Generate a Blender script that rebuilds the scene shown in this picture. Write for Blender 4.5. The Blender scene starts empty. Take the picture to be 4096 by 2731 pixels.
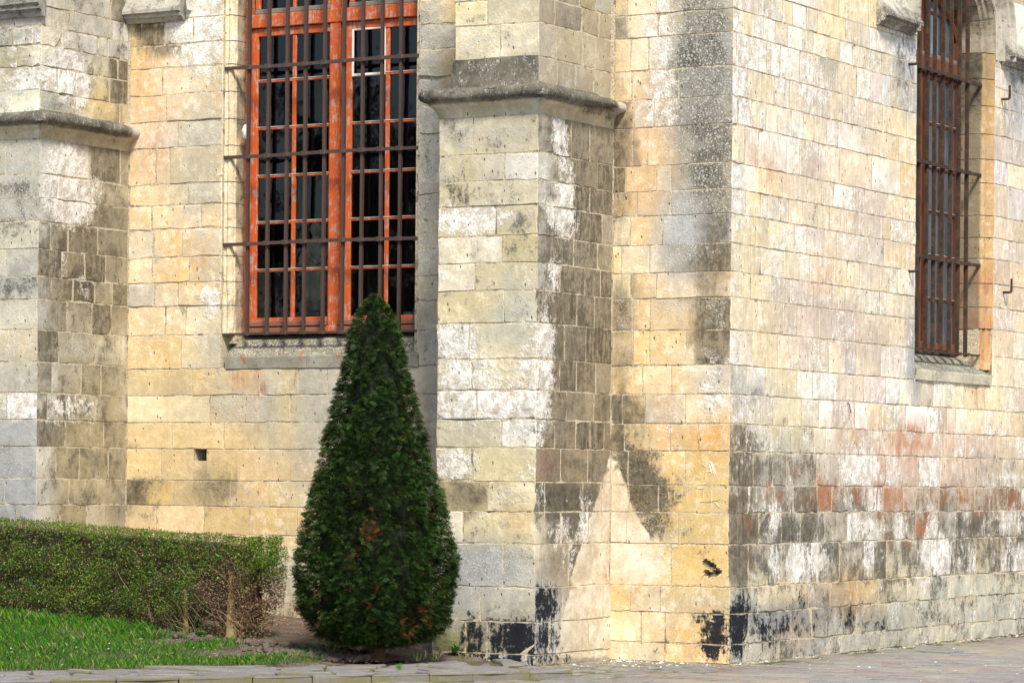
import bpy, math, random
import numpy as np
from mathutils import Vector, noise as mnoise

C = bpy.context.scene
COL = C.collection
random.seed(11)
rng = np.random.default_rng(7)
R = math.radians

# ------------------------------------------------------------------ camera
# building axes: X along the front wall, Y along the side wall, corner of the church at the origin
YAW, ROLL, FOCAL = 0.52487, 0.00893, 111.98
fw = Vector((-math.sin(YAW), math.cos(YAW), 0)); rt = Vector((math.cos(YAW), math.sin(YAW), 0)); up = Vector((0, 0, 1))
cx = rt * math.cos(ROLL) + up * math.sin(ROLL)
cy = up * math.cos(ROLL) - rt * math.sin(ROLL)
cam = bpy.data.cameras.new('camera'); camo = bpy.data.objects.new('camera', cam); COL.objects.link(camo)
from mathutils import Matrix
m = Matrix((cx, cy, -fw)).transposed().to_4x4(); m.translation = Vector((12.3923, -25.2389, 1.6)); camo.matrix_world = m
cam.lens = FOCAL; cam.sensor_width = 36; cam.sensor_fit = 'HORIZONTAL'
cam.shift_x = 0.00121; cam.shift_y = 0.13574; cam.clip_end = 1500; cam.clip_start = 0.5
C.camera = camo

# ------------------------------------------------------------------ light: thin bright overcast
SUN_EL, SUN_AZ = R(48), R(138)          # azimuth measured clockwise from +Y
w = bpy.data.worlds.new('World'); C.world = w; w.use_nodes = True
nt = w.node_tree; bg = nt.nodes['Background']
sky = nt.nodes.new('ShaderNodeTexSky'); sky.sky_type = 'NISHITA'; sky.sun_disc = False
sky.sun_elevation = SUN_EL; sky.sun_rotation = SUN_AZ; sky.air_density = 1.0; sky.dust_density = 1.6; sky.ozone_density = 0.6
nt.links.new(sky.outputs[0], bg.inputs[0]); bg.inputs[1].default_value = 0.10
sl = bpy.data.lights.new('sun', 'SUN'); sl.energy = 2.9; sl.angle = R(11); sl.color = (1.0, 0.935, 0.82)
so = bpy.data.objects.new('sun', sl); COL.objects.link(so)
sd = Vector((math.sin(SUN_AZ) * math.cos(SUN_EL), math.cos(SUN_AZ) * math.cos(SUN_EL), math.sin(SUN_EL)))
so.rotation_euler = sd.to_track_quat('Z', 'Y').to_euler()
C.view_settings.view_transform = 'Standard'; C.view_settings.look = 'None'
C.view_settings.exposure = 0.95; C.view_settings.gamma = 1.0; C.view_settings.use_curve_mapping = False
C.cycles.max_bounces = 6; C.cycles.diffuse_bounces = 3; C.cycles.glossy_bounces = 3; C.cycles.transparent_max_bounces = 16
C.cycles.use_denoising = True
try:
    C.cycles.denoising_prefilter = 'ACCURATE'
except Exception:
    pass

# courses (bottom, top, vertical joints) in metres and wear marks on every face of the masonry
COURSES = {
 'R': [
  (5.989, 6.739, [1.78, 2.26, 2.95, 3.16]),
  (5.774, 5.989, [0.19, 0.52, 0.78, 1.02, 1.24, 1.54, 1.78, 2.05, 2.42, 2.71, 2.99]),
  (5.569, 5.774, [0.19, 0.39, 0.62, 0.87, 1.14, 1.46, 1.69, 1.97, 2.29, 2.58, 2.9, 3.27, 3.85]),
  (5.274, 5.569, [0.08, 0.7, 0.78, 0.98, 1.4, 1.82, 2.25, 2.68, 3.02, 3.29, 3.49, 3.95]),
  (5.009, 5.274, [0.13, 0.32, 0.6, 0.87, 1.19, 1.44, 1.74, 2.1, 2.37, 2.93, 3.31, 3.5, 3.91]),
  (4.761, 5.009, [0.12, 0.38, 0.69, 0.95, 1.23, 1.49, 1.73, 2.0, 2.27, 2.61, 2.9, 3.42, 3.72]),
  (4.421, 4.761, [0.27, 0.54, 1.14, 1.42, 1.83, 2.3, 3.06, 3.76]),
  (4.19, 4.421, [0.5, 0.79, 1.06, 1.3, 1.58, 1.9, 2.17, 2.39, 2.62, 2.89, 3.15, 3.44, 3.82]),
  (3.97, 4.19, [0.29, 0.6, 0.74, 0.97, 1.19, 1.49, 1.82, 2.1, 2.34, 2.48, 2.62, 2.75, 2.98, 3.28, 3.53, 3.81]),
  (3.709, 3.97, [0.5, 0.76, 1.32, 1.59, 1.97, 2.25, 3.09, 3.37, 3.49]),
  (3.461, 3.709, [0.6, 1.09, 1.42, 1.66, 1.87, 2.19, 2.5, 2.8, 3.27, 3.5, 3.72]),
  (3.233, 3.461, [0.41, 0.83, 1.22, 1.55, 1.77, 2.1, 2.9, 3.28, 3.56]),
  (2.948, 3.233, [0.28, 0.55, 1.08, 1.4, 1.87, 2.16, 2.67, 3.5, 3.92]),
  (2.636, 2.948, [0.45, 0.98, 1.44, 1.66, 2.11, 2.44, 2.73, 3.32, 3.95]),
  (2.379, 2.636, [0.35, 0.73, 1.03, 1.4, 1.75, 2.29, 2.92, 3.45, 3.78, 4.08, 4.34, 4.64, 4.9, 5.15, 5.46, 6.04, 6.52, 6.88]),
  (2.118, 2.379, [0.64, 0.89, 1.21, 1.5, 1.89, 2.18, 2.44, 2.71, 3.01, 3.35, 3.65, 3.95, 4.48, 4.74, 5.01, 5.25, 5.57, 6.04, 6.22, 6.79]),
  (1.876, 2.118, [0.35, 0.82, 1.03, 1.27, 1.48, 1.78, 2.04, 2.3, 2.56, 2.81, 3.08, 3.3, 3.58, 3.86, 4.2, 4.63, 4.93, 5.21, 5.49, 5.8, 6.04, 6.37, 6.67, 6.98]),
  (1.573, 1.876, [0.49, 0.9, 1.18, 1.85, 2.4, 3.15, 3.47, 3.76, 4.29, 4.56, 4.83, 5.29, 5.82, 6.16, 6.55, 6.96]),
  (1.329, 1.573, [0.39, 0.75, 0.94, 1.34, 1.86, 2.19, 2.58, 3.04, 3.4, 3.9, 4.21, 4.82, 5.32, 5.76, 6.19, 6.71]),
  (1.051, 1.329, [0.62, 1.09, 1.5, 2.04, 2.3, 2.55, 2.87, 3.42, 3.95, 4.22, 4.81, 5.25, 5.64, 6.06, 6.66]),
  (0.676, 1.051, [0.41, 0.81, 1.09, 1.4, 1.92, 2.38, 2.95, 3.19, 3.49, 4.12, 4.62, 5.14, 5.83, 6.24, 6.64]),
  (0.442, 0.676, [0.55, 1.13, 1.63, 2.11, 2.56, 3.25, 3.94, 4.54, 4.99, 5.69, 6.08, 6.53, 6.88]),
  (0.172, 0.442, [0.36, 0.8, 1.25, 1.71, 2.41, 2.72, 3.47, 3.84, 4.17, 4.5, 5.18, 5.79, 6.2, 6.37, 6.73, 7.12]),
  (0.0, 0.172, [0.37, 1.01, 1.41, 2.12, 2.36, 2.98, 3.31, 3.85, 4.26, 4.73, 5.15, 5.63, 6.0, 6.54, 6.93]),
 ],
 'F2': [
  (5.774, 5.989, [-1.06, -0.77]),
  (5.569, 5.774, [-1.06, -0.75]),
  (5.274, 5.569, [-1.02, -0.84]),
  (5.009, 5.274, [-1.01, -0.53]),
  (4.761, 5.009, [-0.98, -0.78]),
  (4.421, 4.761, [-0.99, -0.84]),
  (4.19, 4.421, [-1.06, -0.75, -0.6]),
  (3.97, 4.19, [-0.94, -0.6]),
  (3.709, 3.97, [-1.01, -0.68]),
  (3.461, 3.709, [-1.1, -0.81]),
  (3.233, 3.461, [-1.0, -0.74]),
  (2.948, 3.233, [-0.98, -0.8]),
  (2.636, 2.948, [-0.97, -0.8, -0.44]),
  (2.379, 2.636, [-0.87, -0.58]),
  (2.118, 2.379, [-1.07, -0.84, -0.44]),
  (1.876, 2.118, [-1.05, -0.59, -0.31]),
  (1.573, 1.876, [-1.01, -0.44]),
  (1.329, 1.573, [-1.0, -0.7]),
  (1.051, 1.329, [-1.02, -0.5]),
  (0.676, 1.051, [-0.57]),
  (0.442, 0.676, [-0.96, -0.66]),
  (0.172, 0.442, [-0.85, -0.61]),
  (0.0, 0.172, [-0.61]),
 ],
 'F': [
  (6.314, 6.522, []),
  (6.073, 6.314, []),
  (5.825, 6.073, [-6.46, -6.18, -5.84]),
  (5.6, 5.825, [-6.31]),
  (5.336, 5.6, [-6.55, -6.21]),
  (5.072, 5.336, [-6.15]),
  (4.815, 5.072, [-6.01]),
  (4.463, 4.815, [-6.27, -6.1]),
  (4.254, 4.463, [-5.88]),
  (4.022, 4.254, [-6.32, -5.72]),
  (3.748, 4.022, [-6.29, -5.94]),
  (3.499, 3.748, [-6.3, -5.86]),
  (3.267, 3.499, [-6.28, -5.99]),
  (2.984, 3.267, [-6.14, -5.89]),
  (2.659, 2.984, [-5.95, -5.44]),
  (2.398, 2.659, [-5.81, -5.01, -4.57, -4.24, -3.84]),
  (2.135, 2.398, [-5.6, -5.18, -4.66, -4.11, -3.65]),
  (1.879, 2.135, [-6.05, -5.43, -4.91, -4.34, -3.83]),
  (1.573, 1.879, [-6.18, -5.25, -5.25, -4.65, -4.01]),
  (1.326, 1.573, [-6.03, -5.35, -4.9, -4.19, -3.46]),
  (1.054, 1.326, [-6.23, -5.66, -5.12, -4.57, -3.88]),
  (0.847, 1.054, [-6.03, -5.4, -4.76, -4.18]),
  (0.679, 0.847, [-6.11, -5.4, -4.78, -4.18]),
  (0.408, 0.679, [-6.03, -5.4, -4.7, -4.03]),
  (0.0, 0.408, [-6.1, -5.39, -4.78, -4.17]),
 ],
 'B1s': [
  (4.466, 4.808, [-0.63, -0.14]),
  (4.24, 4.466, [-1.13, -0.6]),
  (4.016, 4.24, [-1.4, -0.67]),
  (3.756, 4.016, [-1.22, -0.95, -0.49]),
  (3.494, 3.756, [-1.05, -0.69, -0.36]),
  (3.279, 3.494, [-1.2, -0.87, -0.53, -0.25]),
  (2.987, 3.279, [-0.96, -0.57, -0.27]),
  (2.687, 2.987, [-1.08, -0.53]),
  (2.395, 2.687, [-1.18, -0.73, -0.42]),
  (2.137, 2.395, [-1.25, -0.51]),
  (1.885, 2.137, [-0.97, -0.37]),
  (1.579, 1.885, [-1.11, -0.75, -0.29]),
  (1.331, 1.579, [-0.91, -0.45]),
  (1.076, 1.331, [-1.04, -0.63, -0.35]),
  (0.42, 1.076, [-0.9, -0.44]),
  (0.2, 0.42, [-1.07, -0.54]),
  (-0.05, 0.2, [-0.82, -0.43]),
 ],
 'B1f': [
  (4.466, 4.808, [-6.99]),
  (4.24, 4.466, []),
  (4.016, 4.24, []),
  (3.756, 4.016, []),
  (3.494, 3.756, [-6.98]),
  (3.279, 3.494, []),
  (2.987, 3.279, []),
  (2.687, 2.987, [-6.93]),
  (2.395, 2.687, []),
  (2.137, 2.395, [-6.96]),
  (1.885, 2.137, []),
  (1.579, 1.885, []),
  (1.331, 1.579, [-6.97]),
  (1.076, 1.331, [-6.83]),
  (0.42, 1.076, [-6.94]),
  (0.2, 0.42, [-6.84]),
  (-0.05, 0.2, [-6.89]),
 ],
 'B2f': [
  (4.435, 4.766, [-1.84]),
  (4.202, 4.435, [-1.93, -1.52]),
  (3.982, 4.202, [-1.88]),
  (3.721, 3.982, [-1.6]),
  (3.488, 3.721, [-1.54]),
  (3.247, 3.488, [-1.81]),
  (2.967, 3.247, [-1.51]),
  (2.655, 2.967, [-1.86]),
  (2.384, 2.655, [-1.83]),
  (2.132, 2.384, [-1.78]),
  (1.884, 2.132, [-1.53]),
  (1.59, 1.884, [-1.81]),
  (1.33, 1.59, [-1.66]),
  (1.052, 1.33, [-1.91]),
  (0.678, 1.052, [-1.5]),
  (0.38, 0.678, [-1.71]),
  (0.101, 0.38, [-1.85, -1.64]),
  (0.0, 0.101, [-1.64]),
 ],
 'B2s': [
  (4.435, 4.766, [-0.78, -0.44]),
  (4.202, 4.435, [-0.81, -0.3]),
  (3.982, 4.202, [-0.76, -0.43]),
  (3.721, 3.982, [-0.8, -0.2]),
  (3.488, 3.721, [-0.72, -0.28]),
  (3.247, 3.488, [-0.96, -0.51, -0.22]),
  (2.967, 3.247, [-0.65, -0.33]),
  (2.655, 2.967, [-0.87, -0.48]),
  (2.384, 2.655, [-0.95, -0.65, -0.29]),
  (2.132, 2.384, [-0.83, -0.32]),
  (1.884, 2.132, [-1.03, -0.65, -0.39, -0.13]),
  (1.59, 1.884, [-0.92, -0.43]),
  (1.33, 1.59, [-1.2, -0.51, -0.15]),
  (1.052, 1.33, [-1.2, -0.91, -0.4]),
  (0.678, 1.052, [-0.76]),
  (0.38, 0.678, [-0.92, -0.17]),
  (0.101, 0.38, [-1.15, -0.43]),
  (0.0, 0.101, [-0.91]),
 ],
 'U2f': [
  (5.78, 5.951, [-1.88]),
  (5.574, 5.78, [-1.74]),
  (5.29, 5.574, [-1.6]),
 ],
 'U2s': [
  (5.792, 6.065, [-1.05, -0.6, -0.3]),
  (5.561, 5.792, [-1.04, -0.55, -0.24]),
  (5.259, 5.561, [-1.01, -0.53, -0.29]),
  (5.043, 5.259, [-0.99, -0.66, -0.32]),
 ],
}
# face, along, height, half width, half height, kind, strength
MARKS = [
 ('F', -5.49, 4.54, 0.072, 1.601, 'rough', 0.8),
 ('F', -0.06, 4.7, 0.051, 1.267, 'rough', 0.5),
 ('F', -4.79, 2.01, 1.808, 0.25, 'greyw', 0.22),
 ('F', -4.49, 2.3, 0.597, 0.373, 'greyw', 0.35),
 ('F', -3.51, 2.01, 0.962, 0.652, 'greyw', 0.4),
 ('F', -5.73, 5.98, 0.285, 0.402, 'lime', 0.85),
 ('F', -5.86, 6.16, 0.364, 0.17, 'lime', 0.6),
 ('F', -6.19, 5.93, 0.394, 0.17, 'brown', 0.75),
 ('F', -6.43, 6.03, 0.159, 0.171, 'dark', 0.6),
 ('F', -6.34, 5.0, 0.264, 0.299, 'peach', 0.7),
 ('F', -6.42, 4.7, 0.185, 0.257, 'peach', 0.5),
 ('F', -6.35, 5.47, 0.317, 0.256, 'orange', 0.5),
 ('F', -6.11, 5.62, 0.131, 0.064, 'orange', 0.8),
 ('F', -5.74, 4.84, 0.363, 0.465, 'greyw', 0.55),
 ('F', -5.69, 4.97, 0.233, 0.254, 'spot', 0.6),
 ('F', -5.64, 5.43, 0.145, 0.211, 'spot', 0.6),
 ('F', -5.65, 5.68, 0.114, 0.084, 'spot', 0.65),
 ('F', -5.79, 4.42, 0.311, 0.296, 'greyw', 0.45),
 ('F', -5.68, 4.38, 0.233, 0.254, 'spot', 0.45),
 ('F', -6.01, 5.53, 0.261, 0.255, 'pale', 0.6),
 ('F', -6.26, 4.7, 0.158, 0.128, 'dark', 0.35),
 ('F', -5.94, 3.73, 0.313, 0.212, 'orange', 0.45),
 ('F', -6.33, 3.76, 0.158, 0.128, 'pale', 0.5),
 ('F', -6.16, 3.22, 0.315, 0.128, 'orange', 0.3),
 ('F', -5.93, 3.2, 0.313, 0.148, 'pale', 0.5),
 ('F', -5.59, 3.32, 0.144, 0.169, 'lime', 0.75),
 ('F', -5.57, 3.27, 0.113, 0.152, 'rough', 1),
 ('F', -5.67, 3.17, 0.155, 0.106, 'lime', 0.55),
 ('F', -6.49, 3.89, 0.117, 0.728, 'pale', 0.35),
 ('F', -5.56, 4.54, 0.062, 1.265, 'spot', 0.4),
 ('F', -5.83, 3.96, 0.26, 0.169, 'spot', 0.42),
 ('F', -5.62, 3.7, 0.129, 0.253, 'spot', 0.5),
 ('F', -4.75, 2.51, 0.752, 0.208, 'greyw', 0.6),
 ('F', -4.3, 2.51, 0.395, 0.413, 'greyw', 0.5),
 ('F', -5.2, 2.3, 0.56, 0.147, 'greyw', 0.45),
 ('F', -5.41, 2.85, 0.246, 0.168, 'greyw', 0.8),
 ('F', -5.51, 2.6, 0.195, 0.211, 'spot', 0.6),
 ('F', -5.51, 2.85, 0.154, 0.168, 'spot', 0.5),
 ('F', -5.25, 2.32, 0.28, 0.168, 'spot', 0.62),
 ('F', -5.04, 2.01, 0.304, 0.125, 'spot', 0.36),
 ('F', -4.49, 2.01, 0.348, 0.249, 'greyw', 0.5),
 ('F', -4.79, 2.18, 0.452, 0.125, 'spot', 0.4),
 ('F', -4.55, 2.55, 0.598, 0.249, 'spot', 0.42),
 ('F', -5.5, 1.5, 0.257, 0.189, 'brown', 0.42),
 ('F', -6.38, 1.37, 0.291, 0.299, 'dark', 0.42),
 ('F', -6.52, 1.45, 0.133, 0.257, 'brown', 0.6),
 ('F', -6.33, 1.63, 0.211, 0.128, 'brown', 0.3),
 ('F', -6.03, 2.65, 0.575, 0.255, 'orangew', 0.35),
 ('F', -5.92, 1.97, 0.625, 0.254, 'orangew', 0.3),
 ('F', -4.99, 1.55, 0.303, 0.167, 'orangew', 0.35),
 ('F', -4.93, 1.26, 0.202, 0.125, 'orangew', 0.6),
 ('F', -5.29, 1.76, 0.204, 0.126, 'orangew', 0.4),
 ('F', -5.27, 2.59, 0.036, 0.21, 'rust', 0.45),
 ('F', -5.04, 2.55, 0.035, 0.293, 'rust', 0.62),
 ('F', -4.59, 2.63, 0.03, 0.166, 'rust', 0.4),
 ('F', -5.18, 2.64, 0.061, 0.168, 'orange', 0.5),
 ('F', -4.7, 2.55, 0.04, 0.291, 'yellow', 0.7),
 ('F', -4.9, 2.55, 0.06, 0.188, 'brown', 0.5),
 ('F', -4.73, 0.6, 0.301, 0.291, 'greyw', 0.7),
 ('F', -4.73, 0.64, 0.251, 0.208, 'spot', 0.5),
 ('F', -4.72, 0.31, 0.301, 0.125, 'dark', 0.5),
 ('F', -3.14, 4.85, 0.143, 1.337, 'greyw', 0.95),
 ('F', -3.14, 5.05, 0.124, 0.972, 'spot', 0.75),
 ('F', -3.15, 3.96, 0.114, 0.648, 'spot', 0.7),
 ('F', -3.12, 5.65, 0.123, 0.365, 'spot', 0.6),
 ('F', -3.18, 4.65, 0.067, 1.216, 'dark', 0.4),
 ('F', -3.14, 5.25, 0.19, 1.621, 'rough', 0.8),
 ('F', -3.17, 3.31, 0.095, 0.203, 'spot', 0.6),
 ('F', -3.11, 2.62, 0.104, 0.364, 'greyw', 0.6),
 ('F', -3.14, 2.86, 0.095, 0.162, 'dark', 0.42),
 ('F', -0.98, 1.72, 0.198, 0.195, 'dark', 0.8),
 ('F', -0.8, 1.49, 0.219, 0.156, 'dark', 0.9),
 ('F', -0.75, 1.26, 0.149, 0.132, 'dark', 0.7),
 ('F', -0.88, 1.35, 0.114, 0.195, 'dark', 0.8),
 ('F', -0.66, 1.18, 0.174, 0.155, 'spot', 0.5),
 ('F', -0.62, 1.08, 0.131, 0.155, 'lime', 0.5),
 ('F', -0.75, 1.43, 0.263, 0.272, 'brownw', 0.5),
 ('F', -1.02, 2.01, 0.177, 0.234, 'dark', 0.5),
 ('F', -0.66, 1.16, 0.174, 0.101, 'dark', 0.6),
 ('F', -1.09, 2.25, 0.133, 0.235, 'brown', 0.7),
 ('F', -0.76, 2.01, 0.219, 0.155, 'brown', 0.35),
 ('F', -0.29, 5.1, 0.353, 0.964, 'lichenw', 0.95),
 ('F', -0.34, 5.52, 0.302, 0.54, 'dark', 0.5),
 ('F', -0.16, 4.86, 0.214, 0.577, 'dark', 0.52),
 ('F', -0.35, 4.91, 0.276, 0.463, 'dark', 0.46),
 ('F', -0.17, 4.01, 0.214, 0.5, 'lichenw', 0.6),
 ('F', -0.22, 4.36, 0.215, 0.231, 'dark', 0.5),
 ('F', -0.11, 3.7, 0.12, 0.615, 'dark', 0.42),
 ('F', -0.32, 5.41, 0.323, 0.694, 'spot', 0.8),
 ('F', -0.27, 4.83, 0.323, 0.501, 'spot', 0.85),
 ('F', -0.17, 4.24, 0.214, 0.346, 'spot', 0.75),
 ('F', -0.17, 3.55, 0.171, 0.846, 'brown', 0.75),
 ('F', -0.39, 3.94, 0.302, 0.232, 'brown', 0.35),
 ('F', -0.34, 3.56, 0.302, 0.309, 'brown', 0.35),
 ('F', -0.12, 3.55, 0.111, 0.73, 'spot', 0.42),
 ('F', -0.51, 3.77, 0.217, 0.271, 'spot', 0.75),
 ('F', -0.49, 3.72, 0.238, 0.387, 'bluew', 0.75),
 ('F', -0.64, 3.41, 0.109, 0.194, 'spot', 0.6),
 ('F', -0.53, 3.21, 0.195, 0.155, 'spot', 0.42),
 ('F', -0.58, 3.72, 0.152, 0.155, 'greyw', 0.5),
 ('F', -0.71, 5.47, 0.096, 0.622, 'lime', 0.85),
 ('F', -0.8, 5.75, 0.114, 0.233, 'lime', 0.7),
 ('F', -0.66, 4.88, 0.087, 0.233, 'lime', 0.7),
 ('F', -0.88, 5.67, 0.176, 0.39, 'pale', 0.8),
 ('F', -0.63, 4.53, 0.078, 0.194, 'lime', 0.5),
 ('F', -0.87, 4.58, 0.132, 0.351, 'peach', 0.5),
 ('F', -1.14, 4.95, 0.089, 1.018, 'brown', 0.6),
 ('F', -1.17, 5.69, 0.111, 0.313, 'brown', 0.5),
 ('F', -1.09, 4.24, 0.089, 0.587, 'brown', 0.38),
 ('F', -1.1, 3.11, 0.133, 0.313, 'brown', 0.6),
 ('F', -1.03, 3.18, 0.106, 0.156, 'spot', 0.4),
 ('F', -1.09, 2.56, 0.133, 0.235, 'brown', 0.7),
 ('F', -1.07, 2.29, 0.177, 0.195, 'dark', 0.42),
 ('F', -1.02, 2.09, 0.265, 0.234, 'brown', 0.6),
 ('F', -0.93, 1.82, 0.22, 0.156, 'dark', 0.5),
 ('F', -0.89, 1.62, 0.22, 0.195, 'dark', 0.62),
 ('F', -0.75, 1.43, 0.175, 0.155, 'dark', 0.66),
 ('F', -0.86, 1.39, 0.132, 0.234, 'dark', 0.7),
 ('F', -0.75, 1.18, 0.175, 0.117, 'dark', 0.62),
 ('F', -0.84, 1.08, 0.11, 0.117, 'dark', 0.55),
 ('F', -0.18, 2.4, 0.15, 0.231, 'lime', 0.62),
 ('F', -0.33, 2.32, 0.259, 0.154, 'pale', 0.7),
 ('F', -0.14, 2.57, 0.107, 0.115, 'blueg', 0.9),
 ('F', -0.14, 2.59, 0.077, 0.096, 'dark', 0.5),
 ('F', -0.24, 2.67, 0.172, 0.116, 'pale', 0.6),
 ('F', -0.76, 2.4, 0.263, 0.117, 'orangew', 0.4),
 ('F', -0.56, 2.13, 0.035, 0.077, 'lime', 0.75),
 ('F', -0.53, 2.01, 0.035, 0.07, 'lime', 0.7),
 ('F', -0.61, 1.97, 0.035, 0.116, 'orange', 0.6),
 ('F', -0.15, 2.01, 0.146, 0.108, 'orange', 1),
 ('F', -0.24, 1.72, 0.206, 0.131, 'yellow', 0.8),
 ('F', -0.36, 1.45, 0.324, 0.108, 'yellow', 0.9),
 ('F', -0.27, 1.18, 0.258, 0.139, 'yellow', 0.8),
 ('F', -0.23, 1.69, 0.052, 0.092, 'lime', 0.42),
 ('F', -0.29, 0.88, 0.267, 0.193, 'yellow', 0.75),
 ('F', -0.64, 0.97, 0.087, 0.233, 'lime', 0.6),
 ('F', -1.01, 0.96, 0.265, 0.234, 'pale', 0.9),
 ('F', -1.01, 0.57, 0.221, 0.156, 'orange', 0.6),
 ('F', -0.74, 0.54, 0.131, 0.097, 'yellow', 0.35),
 ('F', -0.83, 0.26, 0.307, 0.233, 'pale', 0.4),
 ('F', -0.44, 0.2, 0.173, 0.193, 'orangew', 0.8),
 ('F', -0.27, 0.55, 0.215, 0.092, 'greyw', 0.5),
 ('F', -0.1, 0.24, 0.128, 0.2, 'tar', 0.85),
 ('F', -0.27, 0.38, 0.095, 0.085, 'tar', 0.62),
 ('F', -0.18, 0.07, 0.111, 0.077, 'tar', 0.6),
 ('F', -0.2, 0.28, 0.086, 0.096, 'tar', 0.6),
 ('B1f', -6.64, 3.8, 0.073, 1.031, 'rough', 0.5),
 ('B1f', -6.83, 4.59, 0.315, 0.186, 'spot', 0.62),
 ('B1f', -6.83, 4.63, 0.315, 0.165, 'greyw', 0.8),
 ('B1f', -6.85, 4.34, 0.315, 0.099, 'dark', 0.6),
 ('B1f', -6.85, 4.34, 0.315, 0.099, 'greyw', 0.9),
 ('B1f', -6.85, 4.14, 0.315, 0.108, 'spot', 0.6),
 ('B1f', -6.85, 4.14, 0.315, 0.108, 'greyw', 0.8),
 ('B1f', -6.9, 3.95, 0.368, 0.124, 'dark', 0.58),
 ('B1f', -6.82, 3.7, 0.315, 0.124, 'greyw', 0.6),
 ('B1f', -6.87, 3.72, 0.158, 0.103, 'dark', 0.4),
 ('B1f', -6.89, 3.43, 0.316, 0.149, 'dark', 0.52),
 ('B1f', -6.84, 3.43, 0.263, 0.149, 'blueg', 0.6),
 ('B1f', -6.84, 3.08, 0.315, 0.108, 'spot', 0.7),
 ('B1f', -6.89, 3.08, 0.21, 0.083, 'pale', 0.8),
 ('B1f', -6.73, 2.81, 0.178, 0.124, 'yellow', 0.5),
 ('B1f', -6.94, 2.81, 0.105, 0.124, 'spot', 0.6),
 ('B1f', -6.83, 2.56, 0.315, 0.124, 'greyw', 0.7),
 ('B1f', -6.78, 2.27, 0.21, 0.099, 'lime', 0.95),
 ('B1f', -6.82, 1.99, 0.315, 0.165, 'blueg', 0.8),
 ('B1f', -6.82, 1.65, 0.315, 0.165, 'blueg', 0.8),
 ('B1f', -6.82, 1.37, 0.315, 0.248, 'blueg', 0.8),
 ('B1f', -6.82, 1.65, 0.315, 0.496, 'spot', 0.4),
 ('B1f', -6.82, 1.9, 0.262, 0.207, 'dark', 0.35),
 ('B1f', -6.86, 4.8, 0.368, 0.058, 'dark', 0.6),
 ('B1f', -6.81, 5.79, 0.577, 0.165, 'greyw', 0.9),
 ('B1f', -6.81, 5.79, 0.42, 0.124, 'spot', 0.4),
 ('B1f', -6.76, 5.62, 0.628, 0.496, 'rough', 1),
 ('B1f', -6.66, 5.7, 0.313, 0.103, 'lime', 0.5),
 ('B1f', -6.71, 5.49, 0.314, 0.103, 'pale', 0.9),
 ('B1f', -6.65, 5.33, 0.417, 0.186, 'lime', 0.75),
 ('B1f', -6.86, 5.34, 0.42, 0.207, 'pale', 0.9),
 ('B1f', -6.97, 5.57, 0.132, 0.124, 'greeng', 0.7),
 ('B1f', -6.86, 5.11, 0.368, 0.083, 'greyw', 0.7),
 ('B1f', -6.91, 5.07, 0.316, 0.075, 'yelg', 0.6),
 ('B1s', -0.72, 3.26, 0.748, 1.385, 'brown', 0.62),
 ('B1s', -0.7, 1.66, 0.749, 0.462, 'brown', 0.45),
 ('B1s', -0.59, 4.02, 0.616, 0.842, 'brown', 0.55),
 ('B1s', -0.4, 4.63, 0.346, 0.381, 'brown', 0.6),
 ('B1s', -0.7, 1.79, 0.681, 0.168, 'clean', 0.2),
 ('B1s', -1.01, 4.6, 0.281, 0.187, 'lime', 0.8),
 ('B1s', -0.87, 4.42, 0.337, 0.251, 'pale', 0.9),
 ('B1s', -0.94, 4.21, 0.302, 0.188, 'lime', 0.95),
 ('B1s', -0.8, 4.38, 0.338, 0.167, 'lime', 0.62),
 ('B1s', -1.0, 4.28, 0.468, 0.458, 'rough', 0.7),
 ('B1s', -1.06, 3.66, 0.16, 0.125, 'lime', 0.45),
 ('B1s', -0.72, 3.51, 0.177, 0.101, 'dark', 0.75),
 ('B1s', -0.69, 3.43, 0.15, 0.126, 'lime', 0.55),
 ('B1s', -0.69, 3.47, 0.204, 0.189, 'rough', 0.9),
 ('B1s', -0.78, 2.83, 0.339, 0.151, 'spot', 0.66),
 ('B1s', -0.78, 2.83, 0.407, 0.151, 'greyw', 0.5),
 ('B1s', -0.3, 2.85, 0.278, 0.153, 'pale', 0.55),
 ('B1s', -0.37, 3.11, 0.166, 0.144, 'yellow', 0.25),
 ('B1s', -0.98, 2.26, 0.436, 0.108, 'lime', 0.62),
 ('B1s', -0.98, 2.26, 0.436, 0.108, 'dark', 0.6),
 ('B1s', -0.78, 2.54, 0.678, 0.126, 'greyw', 0.5),
 ('B1s', -0.43, 2.3, 0.276, 0.144, 'yelg', 0.6),
 ('B1s', -0.44, 2.55, 0.345, 0.127, 'yelg', 0.5),
 ('B1s', -0.5, 1.96, 0.413, 0.127, 'yelg', 0.5),
 ('B1s', -0.76, 1.66, 0.475, 0.168, 'yelg', 0.4),
 ('B1s', -1.24, 1.99, 0.198, 0.248, 'brown', 0.6),
 ('B1s', -1.17, 1.57, 0.199, 0.332, 'dark', 0.42),
 ('B1s', -0.76, 1.37, 0.611, 0.126, 'dark', 0.42),
 ('B1s', -0.28, 1.49, 0.209, 0.425, 'dark', 0.38),
 ('B1s', -1.34, 3.23, 0.131, 2.062, 'paleg', 0.85),
 ('B1s', -1.35, 4.46, 0.118, 0.495, 'paleg', 0.7),
 ('B1s', -1.02, 5.41, 0.267, 0.208, 'lime', 0.85),
 ('B1s', -0.82, 5.35, 0.203, 0.209, 'lime', 0.8),
 ('B1s', -1.09, 5.69, 0.4, 0.166, 'pale', 0.9),
 ('B1s', -1.03, 5.74, 0.267, 0.125, 'spot', 0.45),
 ('B1s', -1.15, 5.1, 0.265, 0.145, 'greyw', 0.9),
 ('B1s', -1.02, 5.12, 0.267, 0.125, 'spot', 0.5),
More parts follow.
